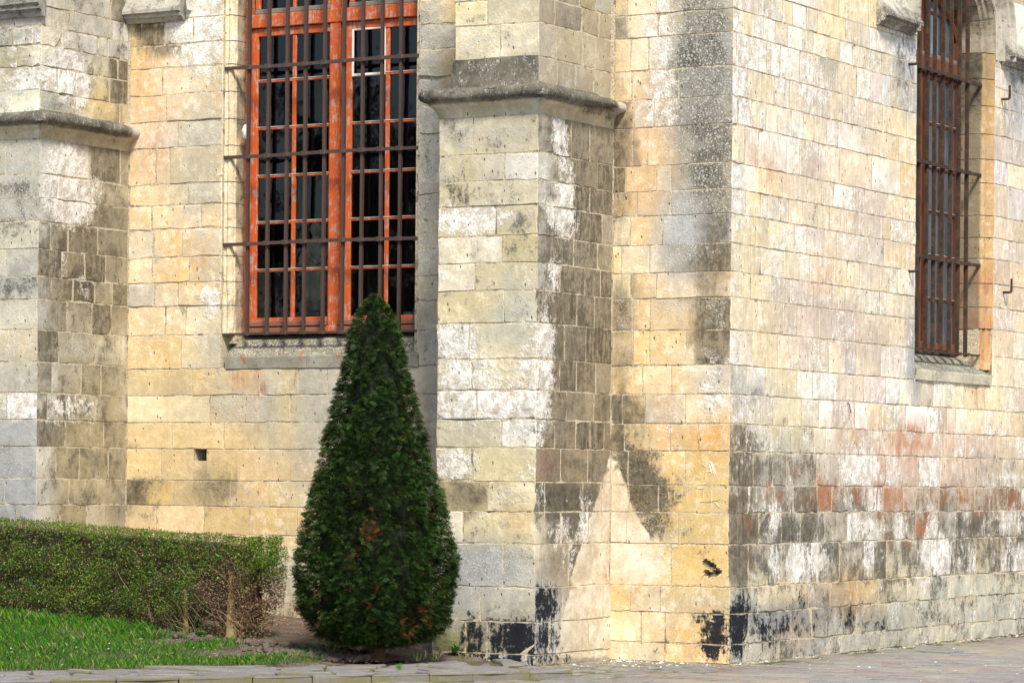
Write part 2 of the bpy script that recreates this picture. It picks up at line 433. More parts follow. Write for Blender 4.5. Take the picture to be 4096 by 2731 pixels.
 ('B1s', -1.09, 5.44, 0.4, 0.54, 'rough', 0.9),
 ('B1s', -0.62, 5.75, 0.342, 0.168, 'blueg', 0.6),
 ('B1s', -0.49, 6.1, 0.551, 0.169, 'greyw', 0.8),
 ('B1s', -0.41, 5.44, 0.208, 0.169, 'yelg', 0.5),
 ('B1s', -0.58, 5.42, 0.137, 0.126, 'dark', 0.5),
 ('B1s', -0.42, 5.2, 0.29, 0.127, 'yellow', 0.7),
 ('B1s', -0.13, 5.42, 0.098, 1.066, 'brown', 0.7),
 ('B1s', -0.1, 6.03, 0.084, 0.256, 'dark', 0.6),
 ('B1s', -0.33, 4.68, 0.278, 0.17, 'brown', 0.5),
 ('B2f', -1.23, 3.12, 0.061, 1.804, 'rough', 0.6),
 ('B2f', -1.19, 5.37, 0.052, 0.451, 'rough', 0.6),
 ('B2f', -2.17, 3.52, 0.045, 1.147, 'rough', 0.5),
 ('B2f', -1.52, 4.6, 0.35, 0.151, 'spot', 0.68),
 ('B2f', -1.56, 4.6, 0.394, 0.159, 'greyw', 0.7),
 ('B2f', -1.52, 4.56, 0.35, 0.151, 'dark', 0.42),
 ('B2f', -2.05, 4.66, 0.178, 0.172, 'dark', 0.5),
 ('B2f', -2.05, 4.66, 0.178, 0.172, 'greyw', 0.7),
 ('B2f', -1.64, 4.13, 0.439, 0.182, 'dark', 0.5),
 ('B2f', -1.6, 4.13, 0.482, 0.182, 'greyw', 0.6),
 ('B2f', -2.0, 4.41, 0.116, 0.091, 'yelg', 0.8),
 ('B2f', -2.04, 4.16, 0.151, 0.114, 'yelg', 0.6),
 ('B2f', -1.77, 3.87, 0.485, 0.114, 'lime', 0.75),
 ('B2f', -1.69, 3.88, 0.396, 0.114, 'spot', 0.5),
 ('B2f', -1.4, 3.84, 0.152, 0.106, 'dark', 0.55),
 ('B2f', -1.33, 3.59, 0.217, 0.113, 'dark', 0.55),
 ('B2f', -1.95, 3.61, 0.266, 0.107, 'yelg', 0.7),
 ('B2f', -1.72, 3.35, 0.484, 0.099, 'yelg', 0.5),
 ('B2f', -1.37, 3.35, 0.174, 0.083, 'greyw', 0.5),
 ('B2f', -1.9, 3.11, 0.266, 0.122, 'yellow', 0.25),
 ('B2f', -1.33, 3.08, 0.156, 0.128, 'spot', 0.7),
 ('B2f', -1.33, 3.08, 0.174, 0.136, 'greyg', 0.9),
 ('B2f', -2.01, 2.81, 0.187, 0.137, 'lime', 0.92),
 ('B2f', -2.01, 2.81, 0.187, 0.152, 'rough', 1),
 ('B2f', -1.54, 2.8, 0.35, 0.136, 'greyg', 0.8),
 ('B2f', -1.54, 2.82, 0.306, 0.121, 'spot', 0.45),
 ('B2f', -1.94, 2.52, 0.266, 0.137, 'lime', 0.88),
 ('B2f', -1.72, 2.52, 0.572, 0.136, 'rough', 0.9),
 ('B2f', -1.76, 2.52, 0.176, 0.114, 'pale', 0.9),
 ('B2f', -1.41, 2.56, 0.239, 0.136, 'paley', 0.95),
 ('B2f', -1.41, 2.59, 0.061, 0.053, 'dark', 0.5),
 ('B2f', -1.76, 2.27, 0.507, 0.121, 'lime', 0.97),
 ('B2f', -1.76, 2.27, 0.529, 0.121, 'rough', 0.9),
 ('B2f', -1.93, 2.03, 0.399, 0.114, 'greyg', 0.5),
 ('B2f', -1.25, 2.22, 0.113, 0.225, 'lime', 0.8),
 ('B2f', -1.32, 1.99, 0.174, 0.12, 'lime', 0.55),
 ('B2f', -1.34, 2.03, 0.156, 0.113, 'spot', 0.5),
 ('B2f', -1.26, 2.63, 0.095, 0.226, 'lime', 0.7),
 ('B2f', -2.01, 1.73, 0.187, 0.13, 'lime', 0.8),
 ('B2f', -2.01, 1.73, 0.187, 0.137, 'rough', 1),
 ('B2f', -1.58, 1.72, 0.263, 0.121, 'yelg', 0.6),
 ('B2f', -1.23, 1.69, 0.078, 0.15, 'lime', 0.6),
 ('B2f', -1.88, 1.46, 0.159, 0.114, 'brown', 0.5),
 ('B2f', -1.46, 1.45, 0.196, 0.106, 'lime', 0.62),
 ('B2f', -1.46, 1.45, 0.196, 0.106, 'rough', 1),
 ('B2f', -1.61, 1.18, 0.395, 0.136, 'paley', 0.5),
 ('B2f', -1.35, 1.26, 0.104, 0.075, 'orangew', 0.6),
 ('B2f', -1.65, 0.85, 0.307, 0.17, 'spot', 0.72),
 ('B2f', -1.68, 0.83, 0.374, 0.189, 'blueg', 0.9),
 ('B2f', -1.35, 0.75, 0.174, 0.075, 'blueg', 0.5),
 ('B2f', -1.92, 0.54, 0.222, 0.152, 'blueg', 0.8),
 ('B2f', -1.92, 0.58, 0.222, 0.137, 'spot', 0.45),
 ('B2f', -1.39, 0.54, 0.261, 0.151, 'greyw', 0.8),
 ('B2f', -1.43, 0.39, 0.305, 0.068, 'tar', 0.62),
 ('B2f', -1.39, 0.24, 0.391, 0.188, 'slate', 0.6),
 ('B2f', -1.34, 0.22, 0.261, 0.158, 'tar', 0.82),
 ('B2f', -1.78, 0.26, 0.132, 0.152, 'tar', 0.72),
 ('B2f', -1.6, 0.33, 0.438, 0.083, 'tar', 0.6),
 ('B2f', -1.51, 0.06, 0.393, 0.053, 'tar', 0.85),
 ('B2f', -2.04, 0.16, 0.151, 0.114, 'greeng', 1),
 ('B2f', -2.04, 0.16, 0.151, 0.137, 'rough', 1),
 ('B2f', -1.61, 5.55, 0.395, 0.114, 'paley', 0.5),
 ('B2f', -1.7, 5.44, 0.264, 0.152, 'spot', 0.42),
 ('B2f', -1.88, 5.41, 0.177, 0.152, 'spot', 0.35),
 ('B2f', -1.61, 5.17, 0.482, 0.068, 'dark', 0.75),
 ('B2f', -1.61, 5.2, 0.438, 0.061, 'spot', 0.45),
 ('B2f', -1.65, 5.06, 0.483, 0.053, 'dark', 0.7),
 ('B2s', -0.62, 3.16, 0.875, 2.15, 'brown', 0.66),
 ('B2s', -0.64, 4.57, 0.715, 0.498, 'brown', 0.72),
 ('B2s', -0.85, 2.76, 0.471, 0.61, 'dark', 0.36),
 ('B2s', -0.55, 4.08, 0.559, 0.769, 'greyw', 0.4),
 ('B2s', -0.43, 1.7, 0.724, 0.232, 'dark', 0.45),
 ('B2s', -0.75, 1.77, 0.474, 0.191, 'dark', 0.4),
 ('B2s', -1.12, 1.73, 0.17, 0.121, 'reddish', 0.9),
 ('B2s', -0.84, 2.23, 0.471, 0.496, 'dark', 0.4),
 ('B2s', -1.0, 4.62, 0.124, 0.19, 'lime', 0.8),
 ('B2s', -0.95, 4.35, 0.125, 0.152, 'lime', 0.8),
 ('B2s', -0.87, 4.1, 0.11, 0.171, 'lime', 0.85),
 ('B2s', -0.98, 3.9, 0.202, 0.129, 'lime', 0.85),
 ('B2s', -0.94, 3.75, 0.14, 0.114, 'lime', 0.7),
 ('B2s', -1.06, 3.66, 0.232, 0.083, 'pale', 0.8),
 ('B2s', -1.08, 3.42, 0.077, 0.159, 'lime', 0.9),
 ('B2s', -1.11, 3.55, 0.077, 0.076, 'pale', 0.7),
 ('B2s', -1.24, 2.82, 0.153, 0.207, 'lime', 0.9),
 ('B2s', -1.16, 2.9, 0.154, 0.151, 'pale', 0.9),
 ('B2s', -1.24, 2.48, 0.168, 0.207, 'lime', 0.85),
 ('B2s', -1.3, 2.25, 0.168, 0.169, 'lime', 0.9),
 ('B2s', -1.36, 2.07, 0.106, 0.225, 'lime', 0.7),
 ('B2s', -1.15, 2.18, 0.154, 0.113, 'pale', 0.7),
 ('B2s', -0.99, 4.2, 0.264, 0.645, 'rough', 1),
 ('B2s', -1.25, 2.56, 0.23, 0.527, 'rough', 1),
 ('B2s', -1.29, 3.5, 0.107, 0.338, 'paleg', 0.95),
 ('B2s', -1.32, 3.16, 0.107, 0.15, 'lime', 0.5),
 ('B2s', -1.26, 4.25, 0.092, 0.301, 'paleg', 0.8),
 ('B2s', -1.36, 1.46, 0.228, 0.135, 'lime', 0.5),
 ('B2s', -0.98, 1.43, 0.622, 0.129, 'dark', 0.75),
 ('B2s', -0.9, 1.43, 0.547, 0.114, 'lime', 0.3),
 ('B2s', -0.58, 1.43, 0.319, 0.115, 'dark', 0.7),
 ('B2s', -1.28, 1.22, 0.275, 0.136, 'dark', 0.4),
 ('B2s', -1.36, 1.16, 0.228, 0.113, 'pale', 0.5),
 ('B2s', -0.82, 1.18, 0.314, 0.115, 'dark', 0.7),
 ('B2s', -1.01, 1.16, 0.171, 0.091, 'lime', 0.75),
 ('B2s', -0.58, 1.2, 0.191, 0.123, 'dark', 0.6),
 ('B2s', -0.46, 1.17, 0.129, 0.116, 'lime', 0.6),
 ('B2s', -0.44, 1.39, 0.113, 0.093, 'lime', 0.75),
 ('B2s', -1.39, 0.9, 0.152, 0.158, 'pale', 0.8),
 ('B2s', -1.06, 0.89, 0.341, 0.167, 'brown', 0.8),
 ('B2s', -0.73, 0.89, 0.095, 0.153, 'lime', 0.6),
 ('B2s', -0.57, 0.54, 0.718, 0.154, 'orange', 0.35),
 ('B2s', -1.27, 0.52, 0.275, 0.173, 'tar', 0.75),
 ('B2s', -1.27, 0.56, 0.336, 0.188, 'blueg', 0.8),
 ('B2s', -1.19, 0.24, 0.276, 0.151, 'tar', 0.62),
 ('B2s', -1.27, 0.26, 0.336, 0.188, 'blueg', 0.9),
 ('B2s', -0.48, 0.27, 0.562, 0.193, 'pale', 0.5),
 ('B2s', -1.34, 0.07, 0.456, 0.053, 'tar', 0.7),
 ('R', 0.07, 4.9, 0.139, 0.997, 'rough', 0.8),
 ('R', 0.1, 3.17, 0.122, 0.999, 'rough', 0.4),
 ('R', 4.17, 3.81, 0.155, 1.124, 'rough', 0.6),
 ('R', 2.1, 0.62, 2.559, 0.065, 'rough', 0.5),
 ('R', 4.76, -0.02, 2.513, 0.176, 'rough', 0.5),
 ('R', 2.08, 1.5, 1.672, 0.245, 'rustw', 0.5),
 ('R', 3.51, 1.82, 1.493, 0.382, 'rustw', 0.45),
 ('R', 5.07, 1.52, 1.858, 0.266, 'rustw', 0.4),
 ('R', 1.14, 1.04, 1.023, 0.437, 'brownw', 0.6),
 ('R', 1.6, 1.6, 1.338, 0.241, 'brownw', 0.5),
 ('R', 4.18, 1.09, 2.766, 0.26, 'brownw', 0.5),
 ('R', 6.27, 1.61, 1.113, 0.32, 'brownw', 0.4),
 ('R', 2.08, 1.49, 1.868, 0.106, 'rust', 0.5),
 ('R', 3.72, 2.04, 1.51, 0.154, 'rust', 0.46),
 ('R', 5.31, 1.43, 1.881, 0.134, 'rust', 0.44),
 ('R', 3.09, 1.81, 0.625, 0.168, 'rust', 0.4),
 ('R', 2.69, 1.27, 1.629, 0.1, 'rust', 0.36),
 ('R', 3.09, 1.73, 1.146, 0.21, 'lime', 0.45),
 ('R', 4.72, 1.7, 0.912, 0.176, 'lime', 0.4),
 ('R', 5.09, 0.81, 1.86, 0.178, 'lime', 0.42),
 ('R', 1.6, 1.56, 1.434, 0.362, 'greyw', 0.5),
 ('R', 0.86, 5.53, 0.64, 0.432, 'lime', 0.55),
 ('R', 1.52, 5.33, 0.951, 0.24, 'lime', 0.5),
 ('R', 0.69, 4.96, 0.543, 0.234, 'pale', 0.8),
 ('R', 1.62, 4.78, 0.574, 0.241, 'lime', 0.5),
 ('R', 0.5, 5.21, 0.358, 0.194, 'yelg', 0.5),
 ('R', 0.33, 4.92, 0.177, 0.155, 'yelg', 0.4),
 ('R', 2.0, 5.18, 0.587, 0.162, 'pink', 0.7),
 ('R', 2.61, 5.04, 0.811, 0.165, 'pink', 0.5),
 ('R', 1.35, 4.35, 0.471, 0.199, 'pink', 0.5),
 ('R', 1.73, 4.55, 0.289, 0.121, 'pink', 0.7),
 ('R', 0.7, 4.41, 0.226, 0.117, 'orange', 0.6),
 ('R', 0.11, 4.9, 0.087, 0.768, 'lime', 0.9),
 ('R', 0.17, 3.94, 0.105, 0.423, 'paleg', 0.8),
 ('R', 0.35, 3.72, 0.266, 0.31, 'yelw', 0.6),
 ('R', 0.37, 3.18, 0.266, 0.504, 'yelw', 0.6),
 ('R', 2.58, 6.03, 0.607, 0.248, 'yelw', 0.5),
 ('R', 1.99, 6.03, 0.391, 0.243, 'yelw', 0.5),
 ('R', 3.41, 6.05, 0.318, 0.254, 'yelw', 0.4),
 ('R', 2.3, 5.38, 0.259, 0.09, 'yelw', 0.6),
 ('R', 2.44, 3.46, 0.703, 0.165, 'pink', 0.7),
 ('R', 1.95, 3.27, 0.683, 0.244, 'pink', 0.8),
 ('R', 2.65, 3.18, 1.219, 0.207, 'pink', 0.85),
 ('R', 1.66, 2.89, 1.152, 0.161, 'pink', 0.5),
 ('R', 3.48, 2.96, 0.958, 0.212, 'pink', 0.6),
 ('R', 3.14, 4.08, 0.627, 0.252, 'pink', 0.6),
 ('R', 2.63, 3.84, 0.609, 0.166, 'pink', 0.4),
 ('R', 1.89, 3.57, 0.194, 0.122, 'peach', 0.9),
 ('R', 2.93, 4.36, 0.413, 0.167, 'pink', 0.6),
 ('R', 3.36, 3.55, 0.635, 0.169, 'pale', 0.6),
 ('R', 2.39, 3.54, 0.18, 0.099, 'yelw', 0.8),
 ('R', 1.27, 3.79, 0.562, 0.239, 'pale', 0.5),
 ('R', 0.9, 3.45, 0.275, 0.236, 'lime', 0.45),
 ('R', 1.57, 2.72, 0.573, 0.201, 'lime', 0.42),
 ('R', 2.36, 2.38, 1.199, 0.164, 'lime', 0.45),
 ('R', 3.71, 2.37, 0.863, 0.171, 'lime', 0.42),
 ('R', 4.93, 2.54, 0.576, 0.177, 'lime', 0.6),
 ('R', 4.6, 2.31, 0.453, 0.175, 'lime', 0.5),
 ('R', 2.36, 2.3, 0.3, 0.123, 'lime', 0.5),
 ('R', 3.85, 5.94, 0.261, 0.385, 'blueg', 0.95),
 ('R', 3.8, 5.85, 0.303, 0.384, 'dark', 0.42),
 ('R', 3.97, 5.35, 0.197, 0.172, 'blueg', 0.6),
 ('R', 6.86, 5.66, 0.28, 0.417, 'blueg', 0.9),
 ('R', 6.86, 5.94, 0.28, 0.278, 'dark', 0.5),
 ('R', 4.08, 3.12, 0.088, 0.259, 'blueg', 0.9),
 ('R', 4.08, 2.77, 0.11, 0.173, 'blueg', 0.7),
 ('R', 0.38, 2.37, 0.32, 0.155, 'dark', 0.4),
 ('R', 0.47, 2.37, 0.536, 0.156, 'greyw', 0.7),
 ('R', 0.75, 2.03, 0.545, 0.118, 'dark', 0.42),
 ('R', 1.49, 2.04, 0.475, 0.12, 'dark', 0.36),
 ('R', 0.93, 2.03, 0.735, 0.158, 'yelg', 0.5),
 ('R', 0.75, 1.75, 0.545, 0.157, 'dark', 0.5),
 ('R', 1.5, 1.72, 0.38, 0.12, 'dark', 0.42),
 ('R', 1.12, 1.75, 0.558, 0.159, 'greyw', 0.5),
 ('R', 0.21, 1.98, 0.229, 0.116, 'brown', 1),
 ('R', 0.26, 1.71, 0.282, 0.131, 'brown', 0.9),
 ('R', 0.22, 1.44, 0.229, 0.116, 'brown', 0.9),
 ('R', 0.3, 1.17, 0.301, 0.132, 'brown', 1),
 ('R', 0.24, 0.86, 0.229, 0.178, 'brown', 1),
 ('R', 0.19, 0.9, 0.228, 0.154, 'dark', 0.5),
 ('R', 0.23, 1.17, 0.211, 0.116, 'dark', 0.4),
 ('R', 1.23, 1.18, 0.842, 0.167, 'dark', 0.72),
 ('R', 2.59, 1.17, 0.607, 0.166, 'dark', 0.42),
 ('R', 3.74, 1.18, 0.648, 0.171, 'dark', 0.5),
 ('R', 5.32, 1.14, 1.294, 0.179, 'dark', 0.62),
 ('R', 6.66, 1.13, 0.883, 0.185, 'dark', 0.5),
 ('R', 0.96, 0.88, 0.644, 0.197, 'dark', 0.62),
 ('R', 2.1, 0.82, 0.59, 0.184, 'dark', 0.5),
 ('R', 3.11, 0.8, 0.73, 0.168, 'dark', 0.55),
 ('R', 4.07, 0.83, 0.66, 0.173, 'dark', 0.6),
 ('R', 5.44, 0.81, 0.71, 0.202, 'dark', 0.6),
 ('R', 6.66, 0.78, 0.757, 0.208, 'dark', 0.5),
 ('R', 4.85, 1.43, 1.032, 0.132, 'dark', 0.45),
 ('R', 6.52, 1.48, 1.002, 0.166, 'dark', 0.45),
 ('R', 1.6, 1.44, 0.382, 0.121, 'dark', 0.45),
 ('R', 6.14, 1.75, 1.106, 0.164, 'dark', 0.4),
 ('R', 3.1, 1.23, 3.127, 0.546, 'greyw', 0.55),
 ('R', 5.78, 1.7, 1.446, 0.226, 'greyw', 0.4),
 ('R', 1.04, 1.48, 0.462, 0.111, 'rust', 0.62),
 ('R', 1.55, 1.48, 0.286, 0.104, 'rust', 0.52),
 ('R', 2.03, 1.48, 0.275, 0.122, 'rust', 0.85),
 ('R', 2.68, 1.48, 0.305, 0.108, 'rust', 0.5),
 ('R', 3.3, 1.52, 0.58, 0.144, 'rust', 0.68),
 ('R', 3.63, 1.39, 0.386, 0.068, 'rust', 0.75),
 ('R', 1.4, 1.7, 0.265, 0.096, 'rust', 0.52),
 ('R', 3.14, 2.04, 0.627, 0.084, 'rust', 0.5),
 ('R', 3.99, 2.04, 0.394, 0.189, 'rust', 0.66),
 ('R', 3.72, 1.9, 0.647, 0.06, 'rust', 0.5),
 ('R', 4.73, 1.46, 0.57, 0.132, 'rust', 0.5),
 ('R', 4.4, 1.15, 0.381, 0.131, 'rust', 0.62),
 ('R', 3.42, 1.16, 0.382, 0.127, 'rust', 0.45),
 ('R', 3.0, 1.23, 0.414, 0.084, 'rust', 0.45),
 ('R', 5.78, 1.52, 0.723, 0.136, 'rust', 0.45),
 ('R', 5.06, 2.05, 1.276, 0.133, 'pinkr', 0.6),
 ('R', 4.16, 1.74, 1.437, 0.147, 'pinkr', 0.6),
 ('R', 5.89, 1.93, 0.728, 0.181, 'pinkr', 0.3),
 ('R', 5.82, 2.54, 0.085, 0.136, 'rust', 0.55),
 ('R', 5.91, 2.41, 0.049, 0.136, 'rust', 0.5),
 ('R', 5.71, 2.56, 0.072, 0.081, 'rust', 0.5),
 ('R', 2.83, 1.75, 0.431, 0.158, 'lime', 0.95),
 ('R', 3.19, 1.71, 0.419, 0.126, 'lime', 0.6),
 ('R', 2.58, 1.5, 0.324, 0.124, 'lime', 0.62),
 ('R', 2.99, 1.39, 0.249, 0.084, 'lime', 0.7),
 ('R', 2.64, 1.23, 0.142, 0.149, 'lime', 0.75),
 ('R', 3.1, 1.16, 0.25, 0.109, 'lime', 0.9),
 ('R', 3.79, 1.13, 0.097, 0.146, 'lime', 0.95),
 ('R', 4.62, 1.17, 0.159, 0.175, 'lime', 0.8),
 ('R', 2.67, 2.04, 0.509, 0.1, 'lime', 0.55),
 ('R', 3.29, 2.07, 0.421, 0.127, 'lime', 0.5),
 ('R', 0.95, 1.28, 0.092, 0.095, 'lime', 0.85),
 ('R', 1.42, 0.88, 0.132, 0.24, 'lime', 0.7),
 ('R', 1.9, 0.91, 0.292, 0.162, 'lime', 0.62),
 ('R', 3.11, 0.89, 0.626, 0.168, 'lime', 0.5),
 ('R', 4.52, 0.91, 0.248, 0.175, 'lime', 0.92),
 ('R', 4.86, 0.86, 0.23, 0.194, 'lime', 0.95),
 ('R', 4.69, 0.86, 0.455, 0.202, 'rough', 0.9),
 ('R', 6.04, 0.8, 0.489, 0.155, 'lime', 0.6),
 ('R', 6.92, 0.78, 0.511, 0.233, 'lime', 0.55),
 ('R', 0.96, 0.88, 0.129, 0.197, 'lime', 0.5),
 ('R', 6.78, 1.2, 0.305, 0.167, 'lime', 0.6),
 ('R', 5.3, 1.7, 0.353, 0.152, 'lime', 0.6),
 ('R', 6.52, 1.66, 0.376, 0.092, 'lime', 0.6),
 ('R', 7.03, 1.62, 0.257, 0.14, 'lime', 0.6),
 ('R', 4.15, 2.21, 0.442, 0.13, 'lime', 0.5),
 ('R', 4.6, 2.22, 0.34, 0.158, 'lime', 0.6),
 ('R', 5.29, 2.28, 0.587, 0.178, 'lime', 0.3),
 ('R', 0.78, 0.61, 0.546, 0.063, 'paley', 0.9),
 ('R', 0.69, 0.54, 0.453, 0.133, 'paley', 0.8),
 ('R', 1.62, 0.57, 0.574, 0.081, 'paley', 0.7),
 ('R', 2.76, 0.52, 0.347, 0.125, 'orange', 0.9),
 ('R', 2.6, 0.61, 0.608, 0.058, 'orange', 0.7),
 ('R', 3.22, 0.55, 0.42, 0.127, 'yelg', 0.5),
 ('R', 3.97, 0.57, 0.438, 0.086, 'paley', 0.5),
 ('R', 5.33, 0.45, 1.177, 0.161, 'greeng2', 0.7),
 ('R', 6.67, 0.41, 0.884, 0.167, 'greeng2', 0.6),
 ('R', 5.34, 0.18, 1.178, 0.134, 'greyg', 0.6),
 ('R', 6.81, 0.13, 0.763, 0.139, 'greyg', 0.7),
 ('R', 0.16, 0.32, 0.228, 0.308, 'tar', 0.75),
 ('R', 0.2, 0.32, 0.316, 0.309, 'blueg', 0.9),
 ('R', 0.24, 0.51, 0.247, 0.093, 'tar', 0.58),
 ('R', 0.83, 0.3, 0.548, 0.157, 'slate', 0.85),
 ('R', 0.83, 0.28, 0.53, 0.15, 'tar', 0.58),
 ('R', 0.88, 0.26, 0.641, 0.118, 'blueg', 0.6),
 ('R', 1.53, 0.27, 0.476, 0.145, 'slate', 0.6),
 ('R', 1.53, 0.27, 0.419, 0.145, 'tar', 0.5),
 ('R', 1.43, 0.52, 0.246, 0.12, 'tar', 0.5),
 ('R', 1.91, 0.5, 0.389, 0.106, 'slate', 0.6),
 ('R', 2.61, 0.28, 0.446, 0.133, 'slate', 0.55),
 ('R', 2.61, 0.28, 0.405, 0.133, 'tar', 0.48),
 ('R', 3.44, 0.2, 0.531, 0.127, 'slate', 0.55),
 ('R', 3.23, 0.21, 0.273, 0.127, 'tar', 0.48),
 ('R', 3.65, 0.22, 0.279, 0.128, 'tar', 0.42),
 ('R', 2.4, 0.45, 0.401, 0.066, 'tar', 0.4),
 ('R', 3.75, 0.45, 0.432, 0.086, 'tar', 0.42),
 ('R', 4.76, 0.25, 0.228, 0.132, 'tar', 0.4),
 ('R', 0.88, 0.1, 0.11, 0.095, 'tar', 0.5),
 ('R', 0.65, 0.11, 0.126, 0.078, 'tar', 0.5),
 ('R', 0.34, 0.16, 0.124, 0.078, 'paley', 0.5),
 ('R', 1.34, 0.14, 0.245, 0.08, 'orange', 0.5),
 ('R', 4.2, 0.05, 3.323, 0.173, 'greyw', 0.5),
 ('R', 2.11, 0.05, 1.182, 0.123, 'greyw', 0.5),
 ('R', 6.44, 4.7, 0.749, 0.688, 'pink', 0.4),
 ('R', 6.35, 3.5, 0.621, 0.55, 'peach', 0.35),
 ('R', 6.12, 2.57, 0.736, 0.364, 'yelw', 0.3),
 ('R', 6.71, 3.98, 0.379, 0.277, 'pink', 0.4),
 ('R', 3.65, 4.93, 0.537, 0.213, 'yelw', 0.5),
 ('R', 3.88, 4.65, 0.261, 0.171, 'orange', 0.35),
 ('R', 3.78, 3.96, 0.325, 0.257, 'orangew', 0.35),
 ('R', 3.58, 3.35, 0.428, 0.255, 'yelw', 0.4),
]
GHOSTS = [
 ('B2s', [(0.008, 1.872), (-0.144, 1.62), (-0.302, 1.387), (-0.46, 1.175), (-0.615, 0.926), (-0.745, 0.699), (0.014, 0.681)], 'clean', 1.0),
 ('B2s', [(-0.745, 0.699), (-0.92, 0.399), (-1.046, 0.061), (0.01, 0.015), (0.014, 0.681)], 'clean', 1.0),
 ('F', [(-1.198, 1.872), (-1.109, 1.759), (-1.036, 1.583), (-0.972, 1.389), (-0.861, 1.234), (-0.749, 1.061), (-0.616, 0.85), (-0.571, 0.696), (-1.195, 0.681)], 'clean', 1.0),
 ('F', [(-0.403, 0.422), (0.034, 0.435), (0.038, 0.013), (-0.124, 0.015), (-0.212, 0.204)], 'tar', 0.72),
]

# ------------------------------------------------------------------ material helpers
class NT:
    def __init__(s, name):
        s.m = bpy.data.materials.new(name); s.m.use_nodes = True
        s.t = s.m.node_tree; s.b = s.t.nodes['Principled BSDF']; s.out = s.t.nodes['Material Output']
        s.b.inputs['Roughness'].default_value = 0.9
        s.b.inputs['Specular IOR Level'].default_value = 0.25
    def n(s, k, **kw):
        nd = s.t.nodes.new(k)
        for a, v in kw.items(): setattr(nd, a, v)
        return nd
    def put(s, sock, v):
        if isinstance(v, bpy.types.NodeSocket): s.t.links.new(v, sock)
        elif v is not None:
            if isinstance(v, (tuple, list)) and len(v) == 3 and sock.type == 'RGBA': v = (*v, 1)
            sock.default_value = v
    def ma(s, op, a, b=None, c=None, clamp=False):
        nd = s.n('ShaderNodeMath', operation=op, use_clamp=clamp)
        s.put(nd.inputs[0], a); s.put(nd.inputs[1], b); s.put(nd.inputs[2], c)
        return nd.outputs[0]
    def vm(s, op, a, b):
        nd = s.n('ShaderNodeVectorMath', operation=op); s.put(nd.inputs[0], a); s.put(nd.inputs[1], b); return nd.outputs[0]
    def noise(s, vec, scale, detail=4, rough=.55, dist=0):
        nd = s.n('ShaderNodeTexNoise'); s.put(nd.inputs['Vector'], vec)
        nd.inputs['Scale'].default_value = scale; nd.inputs['Detail'].default_value = detail
        nd.inputs['Roughness'].default_value = rough; nd.inputs['Distortion'].default_value = dist
        return nd.outputs['Fac']
    def vor(s, vec, scale, feat='F1', out='Distance', rnd=1.0):
        nd = s.n('ShaderNodeTexVoronoi', feature=feat); s.put(nd.inputs['Vector'], vec); nd.inputs['Scale'].default_value = scale
        nd.inputs['Randomness'].default_value = rnd
        return nd.outputs[out]
    def mr(s, v, a, b, c=0., d=1.):
        nd = s.n('ShaderNodeMapRange', interpolation_type='SMOOTHSTEP'); s.put(nd.inputs[0], v)
        for i, q in enumerate((a, b, c, d)): s.put(nd.inputs[i + 1], q)
        return nd.outputs[0]
    def mix(s, f, a, b, mode='MIX'):
        nd = s.n('ShaderNodeMix', data_type='RGBA', blend_type=mode)
        s.put(nd.inputs[0], f); s.put(nd.inputs[6], a); s.put(nd.inputs[7], b); return nd.outputs[2]
    def attr(s, name):
        nd = s.n('ShaderNodeAttribute', attribute_name=name); return nd
    def sep(s, v):
        nd = s.n('ShaderNodeSeparateXYZ'); s.put(nd.inputs[0], v); return nd.outputs
    def pos(s): return s.n('ShaderNodeNewGeometry').outputs['Position']
    def obj(s): return s.n('ShaderNodeTexCoord').outputs['Object']
    def bump(s, h, dist=.01, st=.6):
        nd = s.n('ShaderNodeBump'); s.put(nd.inputs['Height'], h); nd.inputs['Distance'].default_value = dist; nd.inputs['Strength'].default_value = st
        s.t.links.new(nd.outputs[0], s.b.inputs['Normal'])
    def col(s, c): s.put(s.b.inputs['Base Color'], c)

def simple(name, c, rough=.8, var=.25, scale=30, spec=.3, metal=0., bumpd=.002):
    t = NT(name); p = t.pos(); n1 = t.noise(p, scale, 5); n2 = t.noise(p, scale * .13, 3)
    f = t.ma('ADD', t.ma('MULTIPLY', t.ma('ADD', n1, n2), var), 1 - var)
    t.col(t.mix(1.0, c, f, 'MULTIPLY')); t.b.inputs['Roughness'].default_value = rough
    t.b.inputs['Specular IOR Level'].default_value = spec; t.b.inputs['Metallic'].default_value = metal
    t.bump(n1, bumpd, .5)
    return t.m

